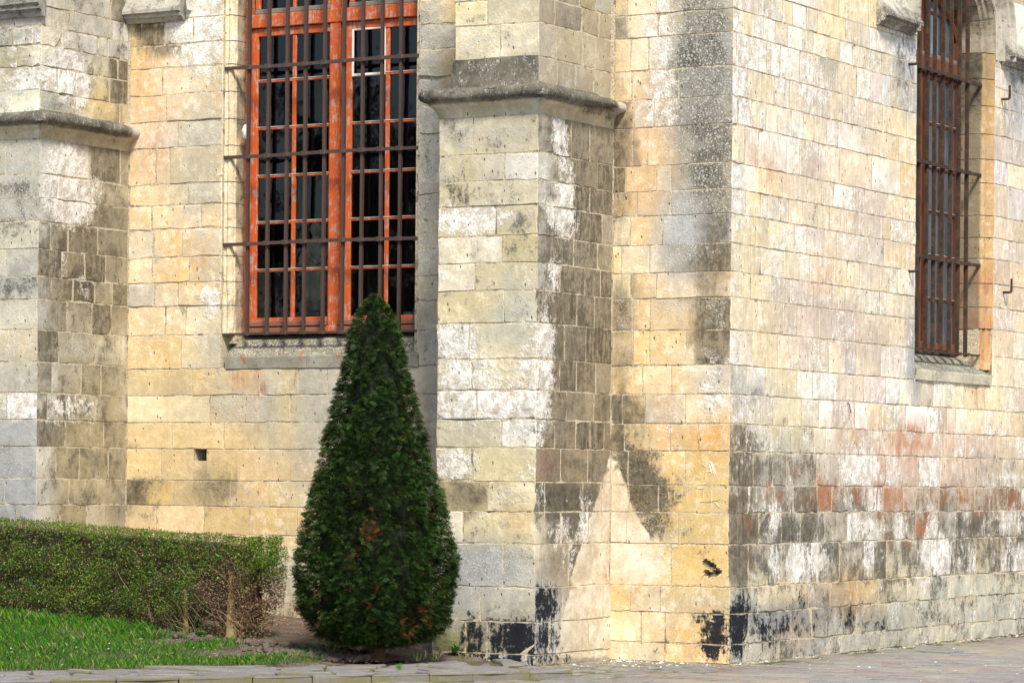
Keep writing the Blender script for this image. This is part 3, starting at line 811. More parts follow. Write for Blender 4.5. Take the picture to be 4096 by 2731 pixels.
def stone_material(name, mortar=False):
    t = NT(name); P = t.pos()
    base = t.attr('tint'); a1 = t.attr('wear'); a2 = t.attr('crust')
    x, y, z = t.sep(P)
    cmb = t.n('ShaderNodeCombineXYZ'); t.put(cmb.inputs[0], x); t.put(cmb.inputs[1], y); t.put(cmb.inputs[2], t.ma('MULTIPLY', z, .13))
    PS = cmb.outputs[0]
    n0 = t.noise(P, 2.3, 4); n1 = t.noise(P, 11, 7, .62, .3); n1b = t.noise(t.vm('ADD', P, (7.3, 1.9, 4.1)), 14, 7, .66, .4)
    nL = t.noise(t.vm('ADD', P, (2.1, 5.7, 8.3)), 4.2, 7, .68, .5); n2 = t.noise(P, 55, 5, .62); n3 = t.noise(P, 190, 2); ns = t.noise(PS, 26, 5, .6, .2)
    r, g, b = t.sep(a1.outputs['Vector']); tarv = a1.outputs['Alpha']
    spv, rgh, cln = t.sep(a2.outputs['Vector']); brn = a2.outputs['Alpha']; stk0 = base.outputs['Alpha']; stk = t.ma('MAXIMUM', stk0, 0.); mot = t.mr(stk0, -.6, -.2, .25, .8)
    def c(v, k): return t.ma('MULTIPLY', t.ma('SUBTRACT', v, .5), k)
    def add(*q):
        o_ = q[0]
        for v in q[1:]: o_ = t.ma('ADD', o_, v)
        return o_
    fc = t.mr(add(cln, c(n1, .35)), .46, .56)
    ok = t.ma('SUBTRACT', 1., fc)
    # stone body: grain, blotches, vertical weathering streaks
    var = add(c(n0, .5), c(n1, .75), c(n2, .6), c(n3, .35), t.ma('MULTIPLY', c(ns, 1.1), stk))
    colr = t.mix(1.0, base.outputs['Color'], t.ma('ADD', var, 1.03), 'MULTIPLY')
    warm = t.mr(n1b, .5, .75)
    colr = t.mix(t.ma('MULTIPLY', warm, .35), colr, t.mix(1.0, colr, (1.02, .84, .62), 'MULTIPLY'))
    gy = t.n('ShaderNodeHueSaturation'); gy.inputs['Saturation'].default_value = .35; gy.inputs['Value'].default_value = .86; t.put(gy.inputs['Color'], colr)
    colr = t.mix(t.ma('MULTIPLY', t.mr(add(nL, c(n1b, .8), c(n2, .4)), .50, .62), t.ma('MULTIPLY', mot, .42)), colr, gy.outputs[0])
    pw = t.n('ShaderNodeHueSaturation'); pw.inputs['Saturation'].default_value = .55; pw.inputs['Value'].default_value = 1.18; t.put(pw.inputs['Color'], colr)
    colr = t.mix(t.ma('MULTIPLY', t.mr(add(n1, c(nL, -1.), c(n2, .5)), .53, .66), t.ma('MULTIPLY', mot, .65)), colr, pw.outputs[0])
    # cleaned ghost
    colr = t.mix(t.ma('MULTIPLY', fc, .72), colr, t.mix(1., t.mix(t.mr(nL, .38, .62), (.56, .46, .32), (.75, .68, .55)), t.ma('ADD', var, 1.), 'MULTIPLY'))
    # brown patina
    fb = t.ma('MULTIPLY', t.mr(add(brn, c(nL, .7), c(n1, .55), c(ns, .7), c(n0, .3)), .2, .8), ok)
    colr = t.mix(t.ma('MULTIPLY', fb, .9), colr, t.mix(t.mr(add(n1b, c(ns, .9), c(n2, .5)), .36, .64), (.075, .064, .046), (.235, .198, .135)))
    # dark crust
    fd = t.ma('MULTIPLY', t.mr(add(r, c(nL, 1.1), c(n1, .9), c(n2, .8), c(n3, .35), t.ma('MULTIPLY', c(ns, .8), stk)), .33, .70), ok)
    colr = t.mix(t.ma('MULTIPLY', fd, t.mr(add(n2, c(n1b, .7), c(n3, .4)), .30, .52, .62, .96)), colr, t.mix(t.mr(n1, .35, .65), (.050, .046, .036), (.135, .122, .092)))
    # pale crustose lichen discs
    v1 = t.vor(P, 34); v2 = t.vor(P, 75)
    disc = t.ma('MAXIMUM', t.mr(v1, .36, .26), t.ma('MULTIPLY', t.mr(v2, .38, .28), .9))
    fs = t.ma('MULTIPLY', disc, t.mr(add(spv, c(n1b, 1.1), c(n2, .4)), .34, .62))
    colr = t.mix(t.ma('MULTIPLY', fs, .8), colr, t.mix(n1, (.36, .38, .37), (.60, .62, .58)))
    fy = t.ma('MULTIPLY', t.mr(t.noise(t.vm('ADD', P, (3, 8, 1)), 24, 6, .7), .66, .70), t.mr(t.ma('MAXIMUM', spv, r), .3, .6))
    colr = t.mix(t.ma('MULTIPLY', fy, .75), colr, (.50, .27, .05))
    # red paint and rust
    fr = t.mr(add(b, c(ns, 1.5), c(nL, 1.0), c(n1, .6), c(n2, .5), c(n1b, .5)), .30, .74)
    colr = t.mix(t.ma('MULTIPLY', fr, .7), colr, t.mix(n1, (.30, .085, .03), (.44, .17, .065)))
    # lime wash / freshly broken white stone
    fl = t.mr(add(g, c(nL, -.9), c(n1b, 1.0), c(n2, .65), t.ma('MULTIPLY', c(ns, 1.1), stk)), .38, .68)
    colr = t.mix(t.ma('MULTIPLY', fl, .9), colr, t.mix(t.mr(add(n1, c(n2, .8), c(nL, .6)), .36, .6), (.50, .455, .38), (.80, .785, .745)))
    # tar
    ft = t.mr(add(tarv, c(nL, .9), c(n1b, 1.0), c(n2, .6), c(ns, .6)), .42, .66)
    colr = t.mix(t.ma('MULTIPLY', ft, .985), colr, t.mix(n1, (.004, .005, .009), (.022, .025, .033)))
    # small open pits
    cm2 = t.n('ShaderNodeCombineXYZ'); t.put(cm2.inputs[0], x); t.put(cm2.inputs[1], y); t.put(cm2.inputs[2], t.ma('MULTIPLY', z, .5))
    vp = t.vor(cm2.outputs[0], 15)
    pit = t.ma('MULTIPLY', t.mr(vp, .15, .07), t.mr(n0, .44, .56))
    colr = t.mix(t.ma('MULTIPLY', pit, .75), colr, (.10, .082, .055))
    t.col(colr)
    h = add(t.ma('MULTIPLY', n1, .55), t.ma('MULTIPLY', n2, .35), t.ma('MULTIPLY', n3, .12), t.ma('MULTIPLY', fl, .25), t.ma('MULTIPLY', fs, .2),
            t.ma('MULTIPLY', t.ma('MULTIPLY', rgh, n1b), 2.2), t.ma('MULTIPLY', pit, -1.2), t.ma('MULTIPLY', t.ma('MULTIPLY', ns, stk), .5))
    t.bump(h, .012, .75)
    t.b.inputs['Roughness'].default_value = .93; t.b.inputs['Specular IOR Level'].default_value = .1
    return t.m

STONE = stone_material('weathered_limestone')

def mortar_material():
    t = NT('lime_mortar'); P = t.pos()
    n1 = t.noise(P, 9, 5); n2 = t.noise(P, 70, 4)
    c1 = t.mix(t.mr(n1, .52, .66), (.58, .51, .37), (.26, .215, .15)); c1 = t.mix(t.mr(n2, .42, .6), c1, t.mix(1., c1, (.62, .6, .58), 'MULTIPLY'))
    t.col(c1); t.bump(n2, .01, .8); return t.m
MORTAR = mortar_material()

def link(name, me, mat, parent=None, smooth=False):
    o_ = bpy.data.objects.new(name, me); COL.objects.link(o_)
    if mat: me.materials.append(mat)
    if parent: o_.parent = parent
    if smooth: me.polygons.foreach_set('use_smooth', [True] * len(me.polygons))
    return o_

def mesh(name, V, F):
    me = bpy.data.meshes.new(name); me.from_pydata([tuple(map(float, v)) for v in V], [], [tuple(map(int, f)) for f in F]); me.update(); return me

def quads(name, V, nq, colors=None, mat=None, parent=None, corner=4):
    """many loose leaves or blades in one mesh, V is (n*corner,3)"""
    me = bpy.data.meshes.new(name); n = len(V)
    me.vertices.add(n); me.vertices.foreach_set('co', np.asarray(V, np.float32).ravel())
    me.loops.add(n); me.loops.foreach_set('vertex_index', np.arange(n, dtype=np.int32))
    k = n // corner; me.polygons.add(k)
    me.polygons.foreach_set('loop_start', np.arange(0, n, corner, dtype=np.int32)); me.polygons.foreach_set('loop_total', np.full(k, corner, np.int32))
    me.update(calc_edges=True)
    if colors is not None:
        at = me.color_attributes.new('tint', 'FLOAT_COLOR', 'POINT')
        cc = np.ones((n, 4), np.float32); cc[:, :3] = np.repeat(np.asarray(colors, np.float32), corner, 0); at.data.foreach_set('color', cc.ravel())
    return link(name, me, mat, parent)

class MB:
    """collects boxes, tubes and sweeps into ONE mesh"""
    def __init__(s): s.v = []; s.f = []
    def add(s, V, F):
        b = len(s.v); s.v += [tuple(v) for v in V]; s.f += [tuple(i + b for i in f) for f in F]; return s
    def box(s, a, b):
        x0, y0, z0 = a; x1, y1, z1 = b
        V = [(x0, y0, z0), (x1, y0, z0), (x1, y1, z0), (x0, y1, z0), (x0, y0, z1), (x1, y0, z1), (x1, y1, z1), (x0, y1, z1)]
        return s.add(V, [(0, 3, 2, 1), (4, 5, 6, 7), (0, 1, 5, 4), (1, 2, 6, 5), (2, 3, 7, 6), (3, 0, 4, 7)])
    def bevbox(s, a, b, e=.004):
        """box with its edges cut back by e"""
        lo = np.array(a, float); hi = np.array(b, float); V = []; 
        for zz in (0, 1):
            for (i, j) in ((0, 0), (1, 0), (1, 1), (0, 1)):
                c_ = np.array([(lo, hi)[i][0], (lo, hi)[j][1], (lo, hi)[zz][2]]); sg = np.array([1 - 2 * i, 1 - 2 * j, 1 - 2 * zz]) * e
                V += [c_ + sg * (0, 1, 1), c_ + sg * (1, 0, 1), c_ + sg * (1, 1, 0)]
        import itertools
        Vv = [Vector(v) for v in V]
        bmv = bmesh.new()
        for v in Vv: bmv.verts.new(v)
        bmesh.ops.convex_hull(bmv, input=bmv.verts); bmv.verts.index_update()
        s.add([v.co for v in bmv.verts], [[v.index for v in f.verts] for f in bmv.faces]); bmv.free(); return s
    def tube(s, pts, rad, n=8, cap=True):
        P = [Vector(p) for p in pts]; rads = rad if isinstance(rad, (list, tuple)) else [rad] * len(P); V = []; F = []
        for i, p in enumerate(P):
            d = (P[min(i + 1, len(P) - 1)] - P[max(i - 1, 0)]).normalized()
            a = d.orthogonal().normalized() if i == 0 else (a - d * a.dot(d)).normalized(); b_ = d.cross(a)
            for k in range(n): V.append(p + (a * math.cos(2 * math.pi * k / n) + b_ * math.sin(2 * math.pi * k / n)) * rads[i])
        for i in range(len(P) - 1):
            for k in range(n): F.append((i * n + k, i * n + (k + 1) % n, (i + 1) * n + (k + 1) % n, (i + 1) * n + k))
        if cap: F += [tuple(range(n))[::-1], tuple(range((len(P) - 1) * n, len(P) * n))]
        return s.add(V, F)
    def build(s, name, mat, parent=None, smooth=False): return link(name, mesh(name, s.v, s.f), mat, parent, smooth)
import bmesh

def tag(o_, label=None, cat=None, group=None, kind=None):
    for k, v in (('label', label), ('category', cat), ('group', group), ('kind', kind)):
        if v: o_[k] = v
    return o_
def empty(name, loc, label=None, cat=None, group=None):
    o_ = bpy.data.objects.new(name, None); COL.objects.link(o_); o_.location = loc; o_.empty_display_size = .2
    tag(o_, label, cat, group); return o_
def part_of(root, o_):
    """hang a world-space mesh under a root that stands elsewhere"""
    o_.parent = root; o_.matrix_parent_inverse = Matrix.Translation(-Vector(root.location)); return o_

# ------------------------------------------------------------------ wear fields on the masonry
WASH = {'peach': (.66, .42, .24), 'orange': (.60, .33, .11), 'orangew': (.64, .44, .18), 'pale': (.70, .63, .48), 'greyw': (.40, .385, .32), 'yellow': (.60, .43, .16),
        'paleg': (.56, .56, .51), 'yelg': (.50, .43, .24), 'blueg': (.31, .325, .335), 'greyg': (.45, .45, .37), 'paley': (.70, .62, .41), 'greeng': (.20, .21, .08),
        'greeng2': (.46, .47, .38), 'pink': (.53, .435, .35), 'pinkr': (.62, .45, .34), 'yelw': (.68, .56, .33), 'reddish': (.20, .115, .075), 'rustw': (.40, .21, .11), 'brownw': (.27, .225, .155), 'lichenw': (.235, .228, .20), 'bluew': (.36, .39, .42), 'slate': (.15, .155, .165)}
CH = {'dark': (0, 0), 'lime': (0, 1), 'rust': (0, 2), 'tar': (0, 3), 'spot': (1, 0), 'rough': (1, 1), 'clean': (1, 2), 'brown': (1, 3)}
ALIAS = {'U1f': 'B1f', 'U1s': 'B1s', 'U2f': 'B2f', 'U2s': 'B2s', 'F2': 'F'}
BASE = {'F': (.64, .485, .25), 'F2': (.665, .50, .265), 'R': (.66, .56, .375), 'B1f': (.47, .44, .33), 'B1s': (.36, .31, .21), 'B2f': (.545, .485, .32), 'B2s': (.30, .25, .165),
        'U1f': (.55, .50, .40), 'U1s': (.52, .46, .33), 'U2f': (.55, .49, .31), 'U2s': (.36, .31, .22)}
def poly_dist(pts, s, z):
    n = len(pts); inside = np.zeros(len(s), bool); d = np.full(len(s), 9.)
    for i in range(n):
        x0, y0 = pts[i]; x1, y1 = pts[(i + 1) % n]
        c_ = ((y0 > z) != (y1 > z)) & (s < (x1 - x0) * (z - y0) / ((y1 - y0) or 1e-9) + x0); inside ^= c_
        L2 = (x1 - x0) ** 2 + (y1 - y0) ** 2; tt = np.clip(((s - x0) * (x1 - x0) + (z - y0) * (y1 - y0)) / L2, 0, 1)
        d = np.minimum(d, np.hypot(s - x0 - tt * (x1 - x0), z - y0 - tt * (y1 - y0)))
    return np.where(inside, d, -d)
def wear(face, s, z, tint):
    """tint, wear, crust arrays for points (s,z) of one face"""
    s = np.asarray(s); z = np.asarray(z); n = len(s)
    col = np.tile(np.array(tint, float), (n, 1)); A = [np.zeros((n, 4)), np.zeros((n, 4))]
    key = ALIAS.get(face, face)
    for f, cs, cz, rs, rz, ch, st in MARKS:
        if f != key: continue
        rho = np.hypot((s - cs) / rs, (z - cz) / rz)
        if rho.min() > 3.2: continue
        d = (1 - rho) * min(rs, rz)
        v = np.clip(.68 + d / max(.26, min(rs, rz) * 1.1), 0, 1)
        if ch in WASH:
            k = (v * st)[:, None]; col = col * (1 - k) + np.array(WASH[ch]) * k
        else:
            i, j = CH[ch]; A[i][:, j] = np.maximum(A[i][:, j], v * st)
    for f, pts, ch, st in GHOSTS:
        if f != key: continue
        v = np.clip(.5 + poly_dist(pts, s, z) / .3, 0, 1); i, j = CH[ch]; A[i][:, j] = np.maximum(A[i][:, j], v * st)
    if key == 'R':      # general grime rising from the ground, thin lime higher up
        A[0][:, 1] = np.maximum(A[0][:, 1], np.where(z > 1.8, .34, np.where(z > .66, .25, .22))); A[0][:, 0] = np.maximum(A[0][:, 0], np.clip((1.95 - z) / .5, 0, 1) * np.where(z > .66, .48, .38)); A[1][:, 3] = np.maximum(A[1][:, 3], np.clip((1.75 - z) / .5, 0, 1) * .36 * (z > .66))
    A[0][:, 0] = np.maximum(A[0][:, 0], {'B2f': .25, 'B1f': .28, 'B1s': .3, 'R': .17}.get(key, .17))
    stk = {'R': .75, 'B2s': .25, 'B1s': .4}.get(key, .12)
    return np.c_[col, np.full(n, stk)], A[0], A[1]
def paint(me, tint, a, b):
    for nm, arr in (('tint', tint), ('wear', a), ('crust', b)):
        at = me.color_attributes.new(nm, 'FLOAT_COLOR', 'POINT'); at.data.foreach_set('color', np.asarray(arr, np.float32).ravel())

PLANE = {'F': ('y', 0.), 'F2': ('y', 0.), 'R': ('x', 0.), 'B1f': ('y', -1.41), 'B1s': ('x', -6.595), 'B2f': ('y', -1.37), 'B2s': ('x', -1.185),
         'U1f': ('y', -1.38), 'U1s': ('x', -6.61), 'U2f': ('y', -1.32), 'U2s': ('x', -1.215)}
def world(face, s, z, d):
    ax, v = PLANE[face]
    return (s, v - d, z) if ax == 'y' else (v + d, s, z)

def block(face, s0, s1, z0, z1, corner=(False, False), old=1.0, proud=0., tint=None, flat=(0, 0, 0, 0), cav=None, smooth_=False):
    """one dressed stone: rounded front grid with an edge ring sunk into the mortar. flat = (left,right,bottom,top) edges with no joint"""
    w_, h_ = s1 - s0, z1 - z0; sm, zm = (s0 + s1) / 2, (z0 + z1) / 2
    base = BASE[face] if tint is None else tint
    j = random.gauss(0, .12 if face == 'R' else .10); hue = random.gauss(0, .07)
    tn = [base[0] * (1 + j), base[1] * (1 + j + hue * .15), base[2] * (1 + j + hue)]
    _, a_, b_ = wear(face, [sm], [zm], tn); rough = max(float(b_[0, 1]), .15 * old)
    g = .0022 + .0012 * old; bv = .0034 + .003 * rough + .0014 * old
    nx = max(2, min(5, round(w_ / .11))); nz = max(2, min(4, round(h_ / .10)))
    if (nx + 2) * (nz + 2) > 32: nx, nz = min(nx, 5), min(nz, 3)
    if cav: nx, nz = 30, 22
    def ticks(a, b, n, f0, f1):
        lo = a + (0 if f0 else g); hi = b - (0 if f1 else g)
        i0, i1 = lo + bv * (0 if f0 == 2 else 1), hi - bv * (0 if f1 == 2 else 1)
        inner = [i0 + (i1 - i0) * k / n for k in range(n + 1)]
        return [lo] + inner + [hi]
    fl = [2 if q else 0 for q in flat]
    if corner[0]: fl[0] = 1
    if corner[1]: fl[1] = 1
    Z = ticks(z0, z1, nz, fl[2], fl[3])
    if PLANE[face][0] == 'x': g *= random.uniform(1.3, 2.2); bv *= 1.5
    S = ticks(s0 - (proud if corner[0] else 0), s1 + (proud if corner[1] else 0), nx, fl[0], fl[1])
    V = []; SS = []; ZZ = []; DD = []
    ls, lz = len(S), len(Z)
    tilt = (random.gauss(0, .003 * old), random.gauss(0, .004 * old)); off = proud + random.gauss(0, .0024 * old)
    chip = [random.random() < .10 * old for _ in range(4)]
    for iz, zz in enumerate(Z):
        for is_, ss in enumerate(S):
            ring = is_ in (0, ls - 1) or iz in (0, lz - 1)
            cs = (is_ == 0 and corner[0]) or (is_ == ls - 1 and corner[1])
            ds = dz = 0.
            if ring and not cs:
                d = -.0085; ds = random.gauss(0, .0014 * old); dz = random.gauss(0, .0014 * old)
                if flat[0] and is_ == 0 or flat[1] and is_ == ls - 1 or flat[2] and iz == 0 or flat[3] and iz == lz - 1:
                    d = -.0 if not ((is_ in (0, ls - 1)) and (iz in (0, lz - 1))) else -.008
            elif cs:
                sgn = -1 if is_ else 1; ds = sgn * bv * .35; d = proud - bv * .35 + (-.0085 - proud if iz in (0, lz - 1) else 0)
                if iz not in (0, lz - 1): d += -abs(random.gauss(0, .004 + .012 * rough)); 
            else:
                q = mnoise.noise(Vector((ss * 3.1 + 9, zz * 3.1, hash(face) % 7)))
                d = off + tilt[0] * (ss - sm) + tilt[1] * (zz - zm) + q * (.0015 + .024 * rough)
                edge = is_ in (1, ls - 2) or iz in (1, lz - 2)
                if edge and not any(flat):
                    d -= abs(random.gauss(0, .0013 + .006 * rough)); 
                    ds, dz = random.gauss(0, .0016 + .0022 * old + .004 * rough), random.gauss(0, .0016 + .0022 * old + .004 * rough)
                cn = (0 if is_ == 1 else 1 if is_ == ls - 2 else None), (0 if iz == 1 else 1 if iz == lz - 2 else None)
                if None not in cn and chip[cn[0] + 2 * cn[1]] and not any(flat) and not corner[cn[0]]:
                    k_ = random.uniform(.004, .013) * (1 + rough); ds += k_ * (1 - 2 * cn[0]); dz += k_ * (1 - 2 * cn[1]); d -= .007
            if not ring: d = max(d + .008 * rough, -.0035)
            if cav and not ring:
                for q_s, q_z, q_r, q_d in cav:
                    rr = math.hypot(ss - q_s, (zz - q_z) * 1.25) / q_r * (1 + .5 * mnoise.noise(Vector((ss * 30, zz * 30, 2))))
                    d -= q_d * max(0, min(1, (1.15 - rr) * 3))
            DD.append(d); V.append(world(face, ss + ds, zz + dz, d)); SS.append(ss + ds); ZZ.append(zz + dz)
    F = [(iz * ls + i, iz * ls + i + 1, (iz + 1) * ls + i + 1, (iz + 1) * ls + i) for iz in range(lz - 1) for i in range(ls - 1)]
    col_, a_, b_ = wear(face, SS, ZZ, tn)
    k = {'R': 1., 'B2s': .6}.get(ALIAS.get(face, face), .75)          # no two stones weather alike
    a_[:, 0] = np.clip(a_[:, 0] + random.gauss(0, .07 * k) * (a_[:, 0] < .85), 0, 1.1); a_[:, 1] = np.clip(a_[:, 1] + random.gauss(0, .12 * k) * (a_[:, 1] < .85), 0, 1.1)
    a_[:, 2] = np.where(a_[:, 2] > .12, a_[:, 2] + random.gauss(0, .06), a_[:, 2]); b_[:, 0] = np.clip(b_[:, 0] + random.gauss(0, .1), 0, 1.1); b_[:, 3] = np.clip(b_[:, 3] + random.gauss(0, .17) * (b_[:, 3] > .1), 0, 1.1)
    col_[:, 3] = np.clip(col_[:, 3] + random.gauss(0, .2), 0, 1.2) if smooth_ is False else -1.
    if cav: a_[:, 0] = np.where(np.array(DD) < -.014, .95, a_[:, 0])  # cavity floor coloured dark: soot, plus shade painted in for depth
    return V, F, (col_, a_, b_)

def stone_obj(pieces, parent, name='stone'):
    V, F, A = [], [], [[], [], []]
    for v, f, a in pieces:
        b = len(V); V += v; F += [tuple(i + b for i in q) for q in f]
        for k in range(3): A[k].append(a[k])
    me = mesh(name, V, F); paint(me, *[np.vstack(q) for q in A])
    o_ = link(name, me, STONE, parent)
    return o_

def wear_mesh(mb, face, tint, name, parent, frame, mat=None, smooth=False):
    """paint a swept or boxed stone mesh with the wear of the face it sits on; frame maps a vertex to (s,z)"""
    me = mesh(name, mb.v, mb.f); q = [frame(v) for v in mb.v]
    paint(me, *wear(face, [a for a, b in q], [b for a, b in q], tint)); return link(name, me, mat or STONE, parent, smooth)

# ------------------------------------------------------------------ ground heights
KF = [(-.21, -2.43), (-.87, -3.30), (-1.52, -4.12), (-2.32, -5.35), (-3.07, -6.25), (-4.4, -7.9)]      # kerb front line
KB = [(-1.60, -1.30), (-1.82, -1.75), (-2.07, -2.40), (-2.44, -3.11), (-3.24, -4.12), (-3.89, -5.25), (-5.2, -7.2)]   # back edge of the paved strip
KH = .05
def behind(X, Y):
    """signed distance behind the back edge of the paved strip"""
    best = 9e9; sg = 1
    for (x0, y0), (x1, y1) in zip(KB[1:], KB[2:]):
        L2 = (x1 - x0) ** 2 + (y1 - y0) ** 2; tt = ((X - x0) * (x1 - x0) + (Y - y0) * (y1 - y0)) / L2
        tc = min(1, max(0, tt)); d = math.hypot(X - x0 - tc * (x1 - x0), Y - y0 - tc * (y1 - y0))
        cr = (x1 - x0) * (Y - y0) - (y1 - y0) * (X - x0)
        if d < best: best = d; sg = 1 if cr < 0 else -1
    return best * sg
def gz(X, Y):
    t_ = behind(X, Y)
    h = KH + .075 * max(0, t_) + .012 * mnoise.noise(Vector((X * 1.7, Y * 1.7, 0))) * min(1, max(0, t_ * 3))
    h += .055 * math.exp(-((X + 2.25) ** 2 + (Y + 2.3) ** 2) / .25)
    h += .03 * math.exp(-((X + 3.2) ** 2 / .3 + (Y + 2.3) ** 2 / .1))
    return h

# ------------------------------------------------------------------ the church
church = empty('church', (0, 0, 0), 'old pale limestone church with stepped buttresses, barred windows and stained masonry', 'church')
TOP = 7.2
fb = MB()
for a, b in (((-9, .0045, -.3), (-.0045, .6, .70)), ((-9, .0045, .70), (-.40, .6, 1.0)), ((-.05, .0045, .70), (-.0045, .6, 1.0)), ((-.40, .08, .70), (-.05, .6, 1.0)), ((-9, .0045, 1.0), (-.0045, .6, 1.765)), ((-9, .0045, 1.765), (-5.784, .6, 1.879)), ((-5.626, .0045, 1.765), (-.0045, .6, 1.879)), ((-9, .0045, 1.879), (-.0045, .6, 2.66)),
             ((-9, .0045, 2.66), (-5.47, .6, TOP)), ((-3.25, .0045, 2.66), (-.0045, .6, TOP)), ((-5.784, .36, 1.765), (-5.626, .6, 1.879))): fb.box(a, b)
fb.box((-1.19, -.022, -.3), (.022, .1, .668))
front_wall = fb.build('front_wall', MORTAR, church)
sb = MB()
for a, b in (((-.6, .6, -.3), (-.0045, 15, 2.64)), ((-.6, .6, 2.64), (-.0045, 4.15, TOP)), ((-.6, 6.23, 2.64), (-.0045, 15, TOP))): sb.box(a, b)
sb.box((-.1, .1, -.3), (.022, 15, .668))
AC, AA, AB, AZ = 5.19, 1.046, .74, 6.30       # basket arch of the side window
def arch(th, off=0.): return AC + (AA + off) * math.cos(th), AZ + (AB + off) * math.sin(th)
for k in range(24):
    t0, t1 = math.pi * k / 24, math.pi * (k + 1) / 24; (ya, za), (yb, zb) = arch(t0), arch(t1)
    V = [(-.0045, ya, za), (-.0045, yb, zb), (-.0045, yb, TOP), (-.0045, ya, TOP), (-.6, ya, za), (-.6, yb, zb), (-.6, yb, TOP), (-.6, ya, TOP)]
    sb.add(V, [(0, 3, 2, 1), (4, 5, 6, 7), (0, 1, 5, 4)])
side_wall = sb.build('side_wall', MORTAR, church)
bm1 = MB().box((-7.59, -1.406, -.3), (-6.599, .004, 4.93)).box((-7.57, -1.376, 4.93), (-6.614, .004, TOP))
bm2 = MB().box((-2.18, -1.366, -.3), (-1.189, .004, 4.93)).box((-2.055, -1.316, 4.93), (-1.219, .004, TOP)).box((-2.2, -1.392, -.3), (-1.163, .0, .668))
buttress1 = bm1.build('buttress', MORTAR, church); buttress1['label'] = 'buttress at the left edge, crumbled to white rubble above its moulding'
buttress2 = bm2.build('buttress', MORTAR, church); buttress2['label'] = 'middle buttress with a brown flank and tarred foot'
inner = MB().box((-9, 14.8, -.3), (-.3, 15, TOP)).box((-9.2, .3, -.3), (-9, 9.7, TOP)).box((-9, .3, TOP), (-.3, 9.7, TOP + .2)).box((-8.9, 5.2, -.3), (-.7, 5.3, TOP)).box((-8.9, .65, -.3), (-.7, 9.4, .1))
inner.build('inner_wall', simple('dark_plaster', (.11, .10, .09), .9, .2, 4), church)

def intervals(js, a, b):
    e = [a] + sorted(j for j in js if a + .05 < j < b - .05) + [b]
    return list(zip(e[:-1], e[1:]))
def random_joints(a, b, w0): 
    q = []; s = a
    while True:
        s += random.uniform(.75, 1.3) * w0
        if s > b - .2: return q
        q.append(s)
def lay(face, course, a, b, parent, ca=False, cb=False, old=1., keep=None, tints=None):
    """lays one course; returns the corner piece when a corner stone is to be wrapped round"""
    z0, z1, js = course; iv = intervals(js, a, b); held = None
    for i, (s0, s1) in enumerate(iv):
        cor = (ca and i == 0, cb and i == len(iv) - 1)
        tn = None
        base = BASE[face]; r_ = random.random(); q_ = random.random(); k_ = {'B2s': .0, 'B1s': .0, 'B1f': .0, 'R': .4, 'F2': .35}.get(face, .7)
        if face == 'R' and z0 > 1.5:
            if r_ < .16: tn = (.61, .52, .42)
            elif r_ < .34: tn = (.76, .71, .59)
            elif r_ < .45: tn = (.66, .57, .38)
        elif face in ('F', 'F2'):
            if r_ < .2: tn = (.66, .50, .28)
            elif r_ < .4: tn = (.64, .55, .36)
        if face == 'F' and z1 < 2.7: k_ = .0
        if tn is None and q_ < .16 * k_: tn = (.47, .455, .395)
        elif tn is None and q_ > 1 - .16 * k_: tn = (.73, .69, .60)
        smooth_ = (face == 'F' and z1 < 2.7 and (s1 < -4.9 or random.random() < .5)) or (face in ('B2f', 'B1s', 'B1f', 'F2') and random.random() < .22)
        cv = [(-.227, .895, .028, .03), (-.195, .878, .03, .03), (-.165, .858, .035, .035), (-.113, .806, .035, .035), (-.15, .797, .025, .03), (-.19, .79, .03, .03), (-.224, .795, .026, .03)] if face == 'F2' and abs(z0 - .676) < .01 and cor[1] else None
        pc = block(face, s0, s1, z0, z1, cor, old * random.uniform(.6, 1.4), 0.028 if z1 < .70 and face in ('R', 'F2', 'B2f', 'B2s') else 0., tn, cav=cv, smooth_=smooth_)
        if (cor[0] and keep == 'a') or (cor[1] and keep == 'b'): held = pc
        else: stone_obj([pc], parent)
    return held

CF = COURSES['F']; CR = COURSES['R']; CF2 = COURSES['F2']
# front wall left of the middle buttress
for i, (z0, z1, js) in enumerate(CF):
    old = 1.3 if z0 > 2.9 else .5
    if z0 >= 2.65:
        lay('F', (z0, z1, js), -6.595, -5.487, front_wall, cb=True, old=old)
        lay('F', (z0, z1, [-2.84]), -3.245, -2.19, front_wall, ca=True, old=1.5)
    elif abs(z0 - 1.573) < .01:      # the course with the putlog hole: stone cut round the hole
        lay('F', (z0, z1, []), -6.595, -6.178, front_wall, old=old)
        t_ = (.60, .47, .25)
        ps = [block('F', -6.178, -5.784, z0, z1, (False, False), old, 0, t_, (0, 1, 0, 0), smooth_=True), block('F', -5.626, -5.246, z0, z1, (False, False), old, 0, t_, (1, 0, 0, 0), smooth_=True),
              block('F', -5.784, -5.626, z0, 1.765, (False, False), old, 0, t_, (1, 1, 0, 1), smooth_=True)]
        stone_obj(ps, front_wall)
        lay('F', (z0, z1, [j for j in js if j > -5.2]), -5.246, -2.19, front_wall, old=old)
    elif z0 < 2.65 and z1 > 2.6: lay('F', (z0, z1, js), -6.595, -2.19, front_wall, old=old)
    else: lay('F', (z0, z1, js), -6.595, -2.19, front_wall, old=old)
lay('F', (6.522, 6.78, [-6.2]), -6.595, -5.487, front_wall, cb=True); lay('F', (6.522, 6.78, [-2.9]), -3.245, -2.19, front_wall, ca=True)
